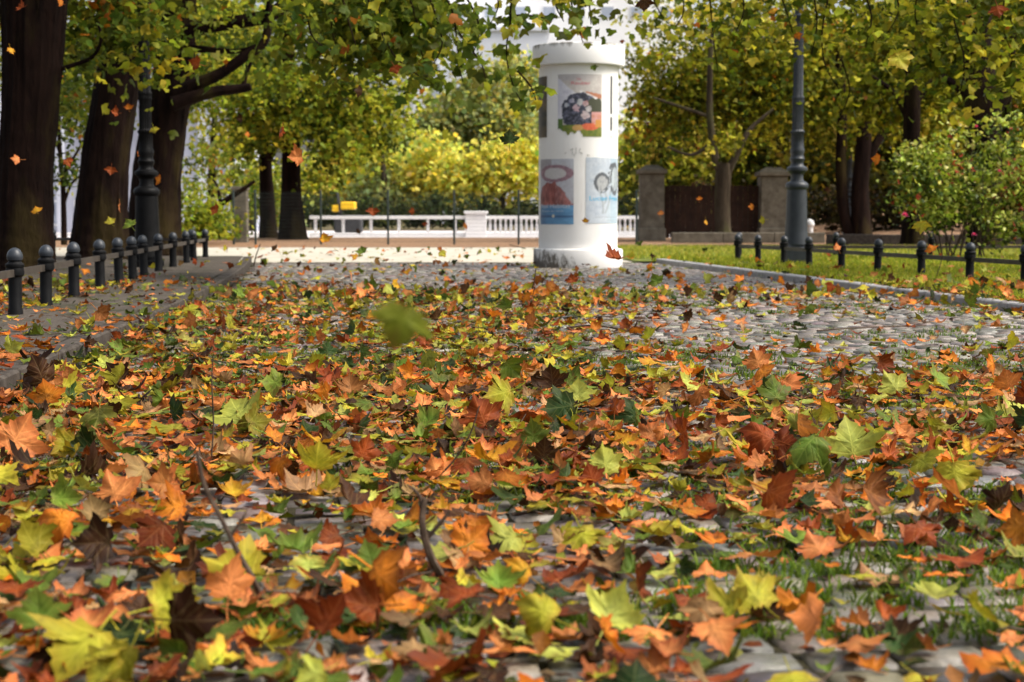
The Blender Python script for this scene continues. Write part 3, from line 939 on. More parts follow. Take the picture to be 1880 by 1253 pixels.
def crown_mesh(name, blobs, size, pal, kind='mini', clump=.34, per=38, droop=.5, hollow=.0, solid=None):
    """blobs: (centre, radii, n). pal: list of (albedo, weight)."""
    Ps, Cc = [], []
    cols = np.array([p[0] for p in pal]); wt = np.array([p[1] for p in pal], float); wt /= wt.sum()
    for c, r, n in blobs:
        k = max(1, n // per)
        d = RNG.normal(size=(k, 3)); d /= np.linalg.norm(d, axis=1)[:, None]
        rad = RNG.random(k) ** (1 / 2.2)
        cc = np.array(c) + d * rad[:, None] * np.array(r)
        ci = RNG.integers(0, k, n)
        off = RNG.normal(size=(n, 3)) * np.array([clump, clump, clump * .6])
        off[:, 2] -= .25 * clump * (off[:, 0] ** 2 + off[:, 1] ** 2) / clump ** 2
        Ps.append(cc[ci] + off)
        tone = RNG.choice(len(cols), size=k, p=wt)
        own = RNG.choice(len(cols), size=n, p=wt)
        Cc.append(cols[np.where(RNG.random(n) < .6, tone[ci], own)])
    Ps, Cc = np.vstack(Ps), jitter(np.vstack(Cc), .22)
    keep = Ps[:, 2] > .15
    Ps, Cc = Ps[keep], Cc[keep]
    n = len(Ps)
    az = RNG.uniform(0, 6.283, n)
    tilt = np.clip(RNG.normal(R(55) if droop else R(40), R(35), n), R(-20), R(150))
    spin = np.where(RNG.random(n) < droop, math.pi + RNG.normal(0, .6, n), RNG.uniform(0, 6.283, n))
    Rm = rots(az, tilt, spin)
    S = size * RNG.uniform(.65, 1.25, n)
    tp = {'mini': MINI, 'dot': DOT, 'star': TPL_LO}[kind]
    gi = RNG.integers(0, len(tp), n)
    parts = []
    for k, t in enumerate(tp):
        q = gi == k
        if q.any(): parts.append(place(t, Rm[q], S[q], Ps[q], Cc[q], Cc[q] * np.array([1.08, .95, .8])))
    V, T, U, C = merge(parts)
    return V, T, U, C
def tree(name, label, group, trunk, limbs, blobs, size, pal, kind='mini', bark='bark', clump=.34, per=38, droop=.5, cat='tree', sub=4, rough=.07, extra=None):
    base = trunk[0][0]
    near = group == 'old plane trees along the left pavement'
    e = empty(name, (base[0], base[1], base[2]), label, cat, group)
    o = Vector(base)
    mb = MB()
    mb.tube([Vector(p) - o for p, r in trunk], [r for p, r in trunk], 84 if near else 20, rough * (.3 if near else 1), 22 if near else sub, seed=len(label), ridge=.07 if near else 0)
    tk = mb.build('trunk', M[bark], e, True)
    for L in limbs:
        mb = MB(); mb.tube([Vector(p) - o for p, r in L], [r for p, r in L], 10, rough, sub, seed=len(L))
        mb.build('limb', M[bark], tk, True)
    parts = [crown_mesh(name, blobs, size, pal, kind, clump, per, droop)] if blobs else []
    if extra is not None: parts.append(extra)
    V, T, U, C = merge(parts)
    me = raw_mesh('crown', V - np.array(o), T, C, U)
    link('crown', me, M['crown'], e)
    return e
def pp(Y, pts): return [(P(x, y, Y + (q[0] if q else 0)), w / 2 * Y / F) for x, y, w, *q in pts]
def blob(px, py, Y, rpx, rpy, n, depth=None):
    s = Y / F
    return (tuple(P(px, py, Y)), (rpx * s, depth or max(rpx, rpy) * s * .8, rpy * s), n)
OLIVE = [((.150, .185, .018), 3), ((.062, .092, .013), 3.0), ((.25, .285, .03), 2.4), ((.44, .45, .05), 1.5), ((.62, .60, .13), .45), ((.30, .11, .02), .2)]
DEEP = [((.055, .090, .015), 3), ((.095, .140, .020), 3), ((.17, .21, .028), 1.8), ((.32, .33, .035), .7), ((.32, .12, .02), .12)]
BRIGHT = [((.18, .25, .028), 3), ((.28, .345, .038), 2.4), ((.43, .45, .06), 1.3), ((.085, .14, .02), 1.8)]
YELLOW = [((.74, .73, .17), 3), ((.60, .66, .17), 2.6), ((.40, .52, .14), 2.0), ((.78, .64, .06), .3)]
GREYG = [((.26, .34, .16), 3), ((.36, .43, .18), 2), ((.18, .26, .12), 1.4), ((.5, .5, .14), .6)]

def sprays(lines, Y, per=9, size=.125, pal=DEEP, spread=11):
    """hanging twigs with single leaves along them; returns leaf geometry and twig tubes"""
    cols = np.array([p[0] for p in pal]); wt = np.array([p[1] for p in pal], float); wt /= wt.sum()
    pts, tw = [], []
    for ln in lines:
        dy = random.uniform(-1.2, 1.2)
        w = [P(x, y, Y + dy) for x, y in ln]
        tw.append([(p, .011 - .008 * i / len(w)) for i, p in enumerate(w)])
        for a, b in zip(w, w[1:]):
            m = max(1, int((b - a).length / .12 * per / 9 * 1.4))
            for k in range(m):
                t = random.random()
                pts.append(a.lerp(b, t) + Vector((random.gauss(0, spread), random.gauss(0, spread * 1.5), random.gauss(-4, spread * .8))) * (Y / F))
    n = len(pts)
    Ps = np.array([tuple(p) for p in pts])
    C = jitter(cols[RNG.choice(len(cols), n, p=wt)], .2)
    Rm = rots(RNG.uniform(-1.3, 1.3, n), RNG.normal(R(75), R(28), n), math.pi + RNG.normal(0, .6, n))
    S = size * RNG.uniform(.6, 1.25, n)
    gi = RNG.integers(0, len(TPL_LO), n)
    parts = [place(t, Rm[gi == k], S[gi == k], Ps[gi == k], C[gi == k], C[gi == k] * np.array([1.1, .95, .8])) for k, t in enumerate(TPL_LO) if (gi == k).any()]
    return merge(parts), tw

# --- the three dark plane trees on the left
GA = 'old plane trees along the left pavement'
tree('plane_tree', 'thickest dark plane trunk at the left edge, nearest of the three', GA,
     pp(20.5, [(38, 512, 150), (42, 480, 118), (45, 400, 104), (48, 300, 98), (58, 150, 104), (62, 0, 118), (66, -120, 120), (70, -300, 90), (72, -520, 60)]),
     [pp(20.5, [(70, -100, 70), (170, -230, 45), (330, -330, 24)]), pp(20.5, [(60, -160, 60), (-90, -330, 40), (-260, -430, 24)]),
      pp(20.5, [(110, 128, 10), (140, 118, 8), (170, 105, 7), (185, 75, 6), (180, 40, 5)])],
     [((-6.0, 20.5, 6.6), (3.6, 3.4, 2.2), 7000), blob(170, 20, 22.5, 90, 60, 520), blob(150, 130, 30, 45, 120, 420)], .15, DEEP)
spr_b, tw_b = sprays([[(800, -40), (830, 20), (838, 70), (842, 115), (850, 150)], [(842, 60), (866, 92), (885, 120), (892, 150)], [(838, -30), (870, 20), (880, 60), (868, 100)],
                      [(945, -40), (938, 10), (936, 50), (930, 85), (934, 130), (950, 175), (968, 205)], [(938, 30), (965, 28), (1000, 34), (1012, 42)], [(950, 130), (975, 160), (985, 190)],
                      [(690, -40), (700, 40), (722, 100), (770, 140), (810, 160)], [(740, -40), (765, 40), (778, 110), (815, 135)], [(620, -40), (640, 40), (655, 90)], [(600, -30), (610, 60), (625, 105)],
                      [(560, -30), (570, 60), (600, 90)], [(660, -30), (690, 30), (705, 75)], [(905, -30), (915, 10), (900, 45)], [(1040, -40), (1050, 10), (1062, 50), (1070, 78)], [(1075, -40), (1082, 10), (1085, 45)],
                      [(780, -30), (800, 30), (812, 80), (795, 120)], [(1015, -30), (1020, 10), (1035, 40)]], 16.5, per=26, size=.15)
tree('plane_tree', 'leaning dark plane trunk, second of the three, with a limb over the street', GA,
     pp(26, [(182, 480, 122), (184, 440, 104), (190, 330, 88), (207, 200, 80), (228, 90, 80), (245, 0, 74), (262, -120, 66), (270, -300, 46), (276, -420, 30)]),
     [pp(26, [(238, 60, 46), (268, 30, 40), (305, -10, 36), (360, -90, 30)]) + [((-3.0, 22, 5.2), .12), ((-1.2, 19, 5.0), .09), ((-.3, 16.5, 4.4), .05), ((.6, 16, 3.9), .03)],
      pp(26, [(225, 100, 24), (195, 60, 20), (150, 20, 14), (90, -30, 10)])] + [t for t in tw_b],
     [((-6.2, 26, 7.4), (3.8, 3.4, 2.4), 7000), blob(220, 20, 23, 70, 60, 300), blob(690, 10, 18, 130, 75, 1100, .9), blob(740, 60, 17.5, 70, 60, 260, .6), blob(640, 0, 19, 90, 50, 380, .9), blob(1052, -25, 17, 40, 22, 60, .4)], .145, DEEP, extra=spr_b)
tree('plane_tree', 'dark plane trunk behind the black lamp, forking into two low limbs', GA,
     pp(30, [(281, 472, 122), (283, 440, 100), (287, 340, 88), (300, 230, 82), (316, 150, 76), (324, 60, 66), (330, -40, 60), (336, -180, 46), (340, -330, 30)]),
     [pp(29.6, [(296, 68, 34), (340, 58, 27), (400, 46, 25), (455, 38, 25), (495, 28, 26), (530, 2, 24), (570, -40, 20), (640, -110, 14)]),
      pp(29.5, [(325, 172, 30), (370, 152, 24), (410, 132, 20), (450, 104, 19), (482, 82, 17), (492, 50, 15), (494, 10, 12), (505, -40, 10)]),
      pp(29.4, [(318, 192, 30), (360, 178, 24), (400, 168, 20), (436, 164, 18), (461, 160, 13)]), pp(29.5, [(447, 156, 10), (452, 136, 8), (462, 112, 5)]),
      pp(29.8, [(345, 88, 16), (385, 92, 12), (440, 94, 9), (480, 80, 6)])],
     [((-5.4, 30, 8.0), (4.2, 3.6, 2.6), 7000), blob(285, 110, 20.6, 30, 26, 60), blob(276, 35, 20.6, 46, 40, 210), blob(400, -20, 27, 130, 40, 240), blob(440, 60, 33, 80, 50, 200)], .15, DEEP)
# thin trees and foliage seen between the trunks
tree('young_tree', 'thin young tree with sparse leaves between the two left trunks', 'smaller trees behind the left trunks',
     pp(38, [(118, 450, 12), (116, 350, 9), (108, 240, 7), (112, 120, 6), (118, 0, 5)]), [pp(38, [(112, 330, 7), (135, 290, 5), (160, 250, 4)]), pp(38, [(110, 280, 6), (90, 220, 5), (100, 160, 3)]), pp(38, [(116, 380, 6), (130, 340, 5), (150, 320, 3)])],
     [blob(120, 180, 38, 55, 120, 1100), blob(128, 310, 38, 26, 50, 240), blob(140, 140, 41, 40, 90, 900)], .14, DEEP + [((.03, .05, .012), 5)])
tree('shrub', 'low green shrub at the foot of the left lamp beyond the fence', 'shrubs beyond the pavement',
     pp(44, [(360, 445, 10), (365, 420, 8), (372, 400, 5)]), [], [blob(372, 400, 44, 42, 50, 1500), blob(355, 350, 46, 22, 24, 160)], .13, BRIGHT, cat='shrub')
tree('broken_branch_tree', 'small bent tree leaning against the grey stone post', 'smaller trees behind the left trunks',
     pp(46, [(372, 455, 14), (378, 405, 12), (405, 375, 11), (440, 352, 9), (468, 333, 6)]), [pp(46, [(405, 375, 8), (398, 340, 5), (380, 320, 3)])], [blob(402, 290, 47, 46, 24, 240), blob(352, 330, 47, 18, 40, 130), blob(400, 420, 47, 40, 30, 420)], .13, DEEP + [((.16, .2, .03), 2)])
mb = MB(); mb.box((0, 0, .75), (.40, .40, 1.56), 0, 1, .02); mb.box((0, 0, 1.58), (.46, .46, .10), 0, .9, .01)
o = mb.build('stone_post', M['stone'], None); o.location = ((444 - 940) / F * 48, 48, 0)
tag(o, 'slim grey square stone post left of the double trunk', 'post')
def far_tree(name, label, Y, px, base_y, blobs, pal, size, group, kind='dot', clump=.75):
    tree(name, label, group, pp(Y, [(px, base_y, 16), (px + 2, base_y - 60, 12), (px - 3, base_y - 130, 7)]), [], [blob(a, b, Y + random.uniform(-1, 1), c, d, n) for a, b, c, d, n in blobs], size, pal, kind, 'bark_pale', clump, 42, .2, sub=2)
# --- big mid-left tree with two trunks
tree('linden_tree', 'leafy green tree with a straight dark trunk beyond the mesh fence', 'park trees beyond the path',
     pp(54, [(538, 446, 66), (536, 425, 50), (534, 340, 36), (534, 240, 30), (530, 130, 26), (525, 0, 20)]),
     [pp(54, [(534, 220, 18), (580, 150, 12), (640, 100, 7)]), pp(54, [(534, 200, 16), (480, 130, 12), (430, 80, 7)]), pp(54, [(534, 260, 14), (600, 210, 9), (680, 190, 5)])],
     [blob(560, 170, 54, 170, 95, 4600), blob(660, 200, 53, 105, 80, 2300), blob(470, 190, 52, 100, 85, 1900), blob(600, 40, 54, 190, 80, 2400), blob(430, 50, 56, 120, 100, 1700), blob(620, 265, 52, 60, 50, 800), blob(760, 90, 56, 60, 60, 420), blob(360, 160, 58, 60, 90, 600)], .19, BRIGHT + BRIGHT[1:3] + DEEP[:1])
far_tree('green_tree', 'soft green tree filling the gap behind the grey stone post', 66, 462, 425, [(455, 325, 46, 56, 1300), (400, 250, 40, 40, 420)], BRIGHT + GREYG, .24, 'grey green trees in the distance')
tree('linden_tree', 'slim twin trunk just left of the straight dark trunk', 'park trees beyond the path',
     pp(57, [(494, 446, 40), (492, 400, 30), (488, 320, 24), (484, 230, 20), (476, 120, 14)]), [pp(57, [(490, 300, 16), (515, 250, 12), (540, 190, 8)])],
     [blob(470, 240, 57, 60, 60, 900), blob(500, 360, 60, 60, 50, 900)], .18, BRIGHT + DEEP)
# --- far trees and hedge
GY = 'bright yellow trees beyond the balustrade'
far_tree('yellow_tree', 'tallest bright yellow tree left of the column', 100, 790, 412, [(795, 280, 36, 30, 800), (770, 325, 60, 40, 1300), (830, 320, 40, 46, 900), (740, 300, 26, 34, 300)], YELLOW, .34, GY)
far_tree('yellow_tree', 'broad yellow green tree directly beside the column', 98, 920, 412, [(895, 325, 62, 42, 1700), (960, 310, 48, 45, 1300), (925, 272, 34, 22, 380), (870, 290, 24, 24, 240)], YELLOW + [((.4, .45, .06), 3)], .34, GY)
far_tree('yellow_tree', 'pale yellow tree behind the straight trunk and the fence', 102, 620, 412, [(600, 330, 60, 45, 1700), (690, 310, 45, 40, 900)], YELLOW + BRIGHT, .34, GY)
far_tree('yellow_tree', 'small yellow tree showing at the right side of the column', 96, 1150, 412, [(1150, 330, 40, 60, 900), (1170, 260, 40, 50, 700)], YELLOW + BRIGHT, .34, GY)
far_tree('green_tree', 'rounded green tree between the two yellow ones and the fence', 99, 705, 412, [(700, 345, 45, 42, 1400)], GREYG, .32, 'grey green trees in the distance')
far_tree('green_tree', 'large hazy green tree in the distance left of the column', 135, 870, 415, [(860, 210, 85, 70, 2800), (930, 230, 70, 65, 2000), (800, 250, 60, 50, 1200), (900, 150, 60, 45, 900)], GREYG + [((.45, .44, .1), .8)], .48, 'grey green trees in the distance', clump=.9)
far_tree('green_tree', 'pale distant tree crown close to the top of the column', 142, 965, 415, [(950, 130, 45, 40, 900), (975, 220, 45, 70, 1500), (1010, 180, 50, 90, 1500)], GREYG + YELLOW[:1], .48, 'grey green trees in the distance', clump=.9)
far_tree('green_tree', 'distant green tree under the foliage of the linden', 130, 720, 415, [(700, 240, 80, 60, 1800), (640, 290, 70, 50, 1400)], GREYG + BRIGHT, .46, 'grey green trees in the distance', clump=.9)
V, T, U, C = crown_mesh('hedge', [((-13 + 1.5 * k, 89, .95), (1.1, .8, .95), 620) for k in range(20)], .26, [((.035, .055, .022), 3), ((.06, .085, .03), 2), ((.10, .12, .04), .7)], 'dot', .3, 30, .2)
tag(link('hedge', raw_mesh('hedge', V, T, C, U), M['crown']), 'long dark clipped hedge below the yellow trees', 'hedge')

# --- right-hand trees
GR = 'olive gold plane trees on the right'
def rtree(label, Y, trunk, limbs, blobs, pal=OLIVE, size=.17, bark='bark', **kw):
    tree('plane_tree', label, GR, pp(Y, trunk), [pp(Y, l) for l in limbs], [blob(a, b, Y + dy + 2.0, c, d, int(n * .82)) for a, b, c, d, n, dy in blobs], size, pal, 'mini', bark, **kw)
rtree('forked pale trunk standing in front of the rusty gate', 48.5, [(1327, 446, 40), (1327, 420, 30), (1326, 370, 28), (1328, 325, 30), (1330, 300, 24)],
      [[(1326, 322, 20), (1312, 285, 15), (1304, 220, 13), (1303, 150, 11), (1306, 60, 8)], [(1334, 318, 18), (1352, 285, 13), (1375, 240, 9), (1420, 200, 5)], [(1304, 215, 8), (1260, 200, 6), (1200, 180, 4)], [(1308, 262, 9), (1270, 285, 6), (1225, 270, 4)]],
      [(1310, 110, 140, 105, 4600, 0), (1240, 190, 85, 75, 2300, 1), (1400, 165, 110, 85, 3200, 0), (1300, 252, 120, 18, 520, -1), (1190, 130, 42, 100, 480, 1), (1220, 40, 75, 50, 420, 2), (1420, 60, 110, 70, 2500, 0)], bark='bark_pale')
rtree('pair of dark trunks rising behind the distant lamp', 50, [(1582, 446, 46), (1580, 410, 36), (1578, 350, 32), (1584, 290, 30), (1590, 200, 24), (1596, 80, 18)],
      [[(1580, 330, 20), (1600, 280, 18), (1625, 235, 14), (1660, 170, 9)], [(1562, 440, 22), (1548, 380, 22), (1544, 300, 21), (1546, 200, 18), (1540, 90, 12)]],
      [(1570, 120, 130, 110, 5200, 0), (1500, 190, 90, 90, 2400, 0), (1640, 190, 90, 70, 1700, 0), (1560, 240, 90, 30, 800, -1), (1500, 60, 100, 70, 2200, 0)])
rtree('straight dark trunk half hidden by the rose bush', 41, [(1674, 448, 48), (1674, 410, 38), (1672, 330, 33), (1674, 230, 30), (1676, 110, 26), (1680, -20, 20)],
      [[(1674, 200, 16), (1710, 150, 11), (1760, 120, 6)], [(1673, 230, 15), (1640, 170, 10), (1600, 140, 6)]],
      [(1680, 100, 110, 100, 3600, 0), (1610, 160, 70, 70, 1400, -1), (1740, 180, 80, 80, 1700, 0), (1700, 20, 120, 60, 2000, 0)])
rtree('stout dark tree forking above the rose bush at the right edge', 36, [(1806, 470, 70), (1806, 400, 58), (1808, 280, 56), (1806, 220, 62), (1800, 160, 60), (1796, 80, 50), (1800, -60, 40)],
      [[(1815, 215, 36), (1850, 165, 28), (1890, 120, 22), (1960, 60, 14)], [(1797, 200, 26), (1765, 165, 18), (1730, 140, 10)], [(1800, 110, 20), (1830, 80, 16), (1870, 60, 12)], [(1845, 320, 14), (1848, 230, 12), (1856, 150, 10), (1862, 60, 8)]],
      [(1800, 60, 130, 90, 3000, 0), (1880, 180, 60, 110, 1800, 1), (1740, 60, 80, 70, 1200, 0), (1860, 20, 100, 60, 1500, 0)])
spr_r, tw_r = sprays([[(1300, -40), (1306, 30), (1312, 90), (1318, 130)], [(1420, -40), (1440, 10), (1455, 60)], [(1530, -40), (1510, 50), (1515, 120), (1545, 170)], [(1490, -30), (1500, 40), (1490, 100)], [(1580, -30), (1600, 30), (1590, 80)],
                      [(1690, -40), (1680, 30), (1700, 80)], [(1745, -40), (1752, 40), (1770, 110), (1762, 180)], [(1790, -30), (1810, 40), (1800, 100)], [(1850, -40), (1840, 40), (1855, 90)], [(1360, -40), (1365, 20), (1350, 60)],
                      [(1545, 110), (1560, 165), (1545, 210)], [(1640, -30), (1650, 20), (1630, 60)], [(1250, -40), (1255, 20), (1240, 50)], [(1190, -40), (1200, 0), (1215, 30)]], 19, pal=OLIVE, per=7)
tree('plane_tree', 'overhanging plane branches with large olive leaves hanging from the top right', GR,
     [((9.2, 20, 0), .5), ((9.2, 20, 1.5), .4), ((9.0, 20, 3.5), .34), ((8.6, 20, 5.5), .28), ((8.2, 20, 7), .2)],
     [[((8.8, 20, 4.4), .2), ((6.8, 19.5, 5.0), .14), ((4.6, 19, 4.8), .09), ((2.6, 19, 4.3), .05)]] + tw_r,
     [blob(1480, -30, 20, 220, 60, 750, 1.2), blob(1700, 0, 19, 200, 80, 900, 1.2), blob(1850, 60, 18.5, 90, 100, 420, 1.0), blob(1280, -20, 21, 120, 50, 300, 1.0), ((7.0, 20, 6.2), (3.4, 3.0, 1.8), 4200)], .14, OLIVE, 'star', extra=spr_r)
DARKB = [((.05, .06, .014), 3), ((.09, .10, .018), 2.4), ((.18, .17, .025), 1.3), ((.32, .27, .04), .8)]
GB = 'dense trees closing the park on the right'
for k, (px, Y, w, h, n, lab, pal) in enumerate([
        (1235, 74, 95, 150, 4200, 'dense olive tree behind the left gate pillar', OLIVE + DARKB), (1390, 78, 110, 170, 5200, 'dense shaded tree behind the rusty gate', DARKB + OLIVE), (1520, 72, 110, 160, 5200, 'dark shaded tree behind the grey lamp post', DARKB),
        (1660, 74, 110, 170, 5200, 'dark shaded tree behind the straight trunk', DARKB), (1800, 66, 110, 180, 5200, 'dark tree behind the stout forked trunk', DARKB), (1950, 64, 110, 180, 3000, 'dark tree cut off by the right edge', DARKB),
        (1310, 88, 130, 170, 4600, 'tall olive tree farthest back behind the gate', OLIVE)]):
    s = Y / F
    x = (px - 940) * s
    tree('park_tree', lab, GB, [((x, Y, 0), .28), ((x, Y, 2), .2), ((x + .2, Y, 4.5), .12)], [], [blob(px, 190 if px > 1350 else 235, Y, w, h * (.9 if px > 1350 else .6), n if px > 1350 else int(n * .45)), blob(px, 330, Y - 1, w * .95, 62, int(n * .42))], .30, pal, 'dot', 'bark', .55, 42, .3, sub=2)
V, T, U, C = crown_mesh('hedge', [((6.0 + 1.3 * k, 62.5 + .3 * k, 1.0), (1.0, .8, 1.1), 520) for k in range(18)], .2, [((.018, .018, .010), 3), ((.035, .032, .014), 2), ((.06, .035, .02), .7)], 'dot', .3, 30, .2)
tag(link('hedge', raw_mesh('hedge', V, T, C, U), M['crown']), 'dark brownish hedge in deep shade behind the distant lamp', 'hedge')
for k, (px, Y, w, h, n, lab) in enumerate([(60, 66, 120, 110, 3000, 'dark tree filling the gap left of the thickest trunk'), (260, 68, 90, 90, 2600, 'leafy tree high behind the leaning trunk'), (390, 66, 100, 95, 3200, 'leafy tree high behind the two low limbs')]):
    s = Y / F
    x = (px - 940) * s
    tree('park_tree', lab, 'trees in front of the pale hall', [((x, Y, 0), .22), ((x, Y, 2), .16), ((x + .2, Y, 5), .1)], [], [blob(px, 60, Y, w, h, n)], .24, BRIGHT + DEEP, 'mini', 'bark', .5, 42, .4, sub=2)

# --- rose bush
RB = P(1768, 468, 27.5); RB.z = LAWN
e = empty('rose_bush', RB, 'glossy green rose bush with pink blooms on the lawn at the right', 'rose bush')
o_ = np.array(RB)
mb = MB()
for k in range(16):
    a = random.uniform(0, 6.28); t = random.uniform(.4, 1.2)
    b = Vector((random.uniform(-.35, .35), random.uniform(-.3, .3), 0))
    mb.tube([b, b + Vector((math.cos(a) * .2 * t, math.sin(a) * .2, .5)), b + Vector((math.cos(a) * .55 * t, math.sin(a) * .5, 1.1)), b + Vector((math.cos(a) * 1.0 * t, math.sin(a) * .7, 1.5 + random.uniform(-.3, .5)))], [.014, .011, .008, .004], 6, 0, 3)
mb.build('stem', M['twig'], e, True)
ROSE = [((.24, .33, .05), 3), ((.38, .46, .09), 2), ((.06, .10, .02), 3), ((.52, .56, .22), .9), ((.30, .06, .035), .3)]
V, T, U, C = crown_mesh('foliage', [blob(1750, 330, 27.5, 74, 66, 1500), blob(1850, 310, 27.8, 66, 80, 1700), blob(1700, 330, 27.0, 42, 52, 560), blob(1830, 400, 27.5, 76, 42, 620), blob(1720, 395, 27.2, 40, 30, 180), blob(1900, 390, 27.6, 55, 60, 600), blob(1770, 250, 27.4, 14, 26, 70), blob(1830, 225, 27.6, 12, 26, 60), blob(1866, 215, 27.3, 12, 24, 60), blob(1720, 262, 27.2, 12, 24, 60), blob(1652, 300, 27.1, 16, 16, 60), blob(1685, 285, 27.2, 40, 34, 420), blob(1670, 360, 27.0, 32, 34, 300)], .085, ROSE, 'mini', .15, 26, .3)
link('foliage', raw_mesh('foliage', V - o_, T, C, U), M['rose_leaf'], e)
def rose(px, py, Y, r):
    c = P(px, py, Y) - RB
    mb = MB()
    for ring, (rad, n, up) in enumerate(((.35, 4, .5), (.7, 6, .25), (1.0, 7, -.05))):
        for i in range(n):
            a = 6.283 * i / n + ring
            d = Vector((math.cos(a), math.sin(a), 0)); s_ = Vector((-math.sin(a), math.cos(a), 0))
            b = c + Vector((0, 0, up * r * .3))
            q = [b - s_ * r * .3, b + s_ * r * .3, b + d * r * rad + s_ * r * .42 + Vector((0, 0, up * r)), b + d * r * rad * 1.1 + Vector((0, 0, up * r * 1.3)), b + d * r * rad - s_ * r * .42 + Vector((0, 0, up * r))]
            mb.add(q, [(0, 1, 2, 3, 4)])
    mb.build('bloom', M['petal'], e, True)
for a in ((1661, 397, 26.3, .075), (1788, 432, 26.3, .05), (1835, 316, 26.2, .05), (1792, 234, 27, .05), (1746, 228, 27, .04), (1856, 238, 27, .04)): rose(*a)
sheet('flower_bed', [(6.2, 27.6), (14, 26.4), (14, 28.5), (6.4, 28.5)], LAWN + .006, M['soil'])

# ================================================================== GRASS
def blades(name, pos, z, h, pal, lean=.5):
    n = len(pos)
    hh = h * RNG.uniform(.5, 1.3, n)
    a = RNG.uniform(0, 6.283, n)
    w = RNG.uniform(.0035, .0065, n) * (h / .07) ** .5
    d = np.column_stack([np.cos(a), np.sin(a)])
    ln = RNG.normal(0, lean, (n, 2)) * hh[:, None]
    p = np.column_stack([pos, z])
    V = np.zeros((n, 5, 3))
    V[:, 0, :2] = pos - d * w[:, None]; V[:, 1, :2] = pos + d * w[:, None]
    V[:, 2, :2] = pos - d * w[:, None] * .8 + ln * .35; V[:, 3, :2] = pos + d * w[:, None] * .8 + ln * .35
    V[:, 4, :2] = pos + ln
    V[:, :, 2] = z[:, None]
    V[:, 2:4, 2] += (hh * .6)[:, None]
    V[:, 4, 2] += hh
    T = np.array([(0, 1, 3), (0, 3, 2), (2, 3, 4)])
    Tt = (T[None] + (np.arange(n) * 5)[:, None, None]).reshape(-1, 3)
    cols = np.array([q[0] for q in pal]); wt = np.array([q[1] for q in pal], float); wt /= wt.sum()
    C = np.repeat(jitter(cols[RNG.choice(len(cols), n, p=wt)], .2), 5, 0)
    o = link(name, raw_mesh(name, V.reshape(-1, 3), Tt, C, V.reshape(-1, 3)[:, :2]), M['grass'])
    o['kind'] = 'stuff'
    return o
GP = [((.21, .26, .022), 3), ((.33, .35, .03), 2), ((.11, .16, .018), 2.4), ((.48, .42, .09), .9)]
n = 60000
Y = 12 + 16.4 * RNG.random(n) ** 1.1
X = xr(Y) + .17 + (.36 * Y + .6 - xr(Y)) * RNG.random(n)
tag(blades('grass', np.column_stack([X, Y]), np.full(n, LAWN), .075, GP), 'bright green lawn grass behind the right kerb', 'grass')
n = 26000
Y = 28.8 + 12 * RNG.random(n)
X = 1.9 + 11 * RNG.random(n)
tag(blades('grass', np.column_stack([X, Y]), np.full(n, .02), .07, GP + [((.5, .46, .12), 2)]), 'yellowish grass strip right of the sandy path', 'grass')
ctr, nb = [], []
for k in range(3600):
    Y = 3.0 + 14 * random.random() ** 1.3
    X = random.uniform(max(-.33 * Y - .3, xl(Y)), min(.33 * Y + .3, xr(Y)))
    if vn(X * 1.1 + 5, Y * .8) < .36 or (Y > 9.5 and random.random() < .65): continue
    ctr.append((X, Y)); nb.append(random.randint(8, 30))
pos = np.vstack([np.array(c) + RNG.normal(0, .022, (m, 2)) * np.array([1.6, .7]) for c, m in zip(ctr, nb)])
tag(blades('grass', pos, np.full(len(pos), -.008), .034, [((.10, .17, .02), 3), ((.17, .24, .03), 2), ((.06, .10, .015), 2)], .6), 'small green tufts growing in the joints between the cobbles', 'grass')

# ================================================================== LEAVES ON THE GROUND
def ground_z(X, Y):
    z = np.zeros_like(X)
    z = np.where(X < xl(Y), PAVE, z)
    z = np.where(X > xr(Y) + .16, LAWN + .035, np.where(X > xr(Y), LAWN + .014, z))
    return np.where(Y > 27.6, 0.01, z)
def density(X, Y):
    px = 940 + F * X / Y
    py = 396 + F * CH / Y
    d = np.ones_like(X)
    right = np.clip((px - 980) / 260, 0, 1)
    mid = np.exp(-((py - 610) / 85) ** 2)
    d *= 1 - .90 * right * mid
    d *= 1 - .66 * np.clip((px - 950) / 400, 0, 1) * np.clip((py - 980) / 90, 0, 1)
    d *= np.where(Y < 8, .92, 1)
    d = np.where(X > xr(Y), .75 + .5 * np.exp(-((X - xr(Y)) / .5) ** 2), d)
    d = np.where((X < xr(Y)) & (X > xr(Y) - .45), np.maximum(d, .40), d)
    pv = X < xl(Y)
    d = np.where(pv, .17 + .34 * (X < -2.95 - .05 * Y) + .12 * np.exp(-((X - xl(Y)) / .22) ** 2), d)
    d *= np.where(Y > 17, np.clip(1 - (Y - 17) / 15, .25, 1) * .75, 1)
    d = np.where(Y > 27.6, .30, d)
    return d
def sample(n, y0, y1, power):
    Y = y0 + (y1 - y0) * RNG.random(n) ** power
    X = (RNG.random(n) * 2 - 1) * (.335 * Y + .45)
    patch = np.array([vn(a * 1.7 + 20, b * 1.2) for a, b in zip(X, Y)])
    keep = RNG.random(n) < density(X, Y) * np.clip(.25 + 1.35 * patch, 0, 1)
    return X[keep], Y[keep]
X1, Y1 = sample(7800, 2.25, 8.0, .75)
X2, Y2 = sample(9000, 8.0, 17, .9)
X3, Y3 = sample(5600, 17, 38, 1.0)
LX, LYY = np.concatenate([X1, X2, X3]), np.concatenate([Y1, Y2, Y3])
n = len(LX)
LC = RNG.choice(len(PNAMES), n, p=PW)
greenish = np.array([k in ('yellow green', 'lime', 'mid green', 'dark green') for k in PNAMES])
gi_ = np.flatnonzero(greenish)
swap = (LYY > 8) & (RNG.random(n) < .30)
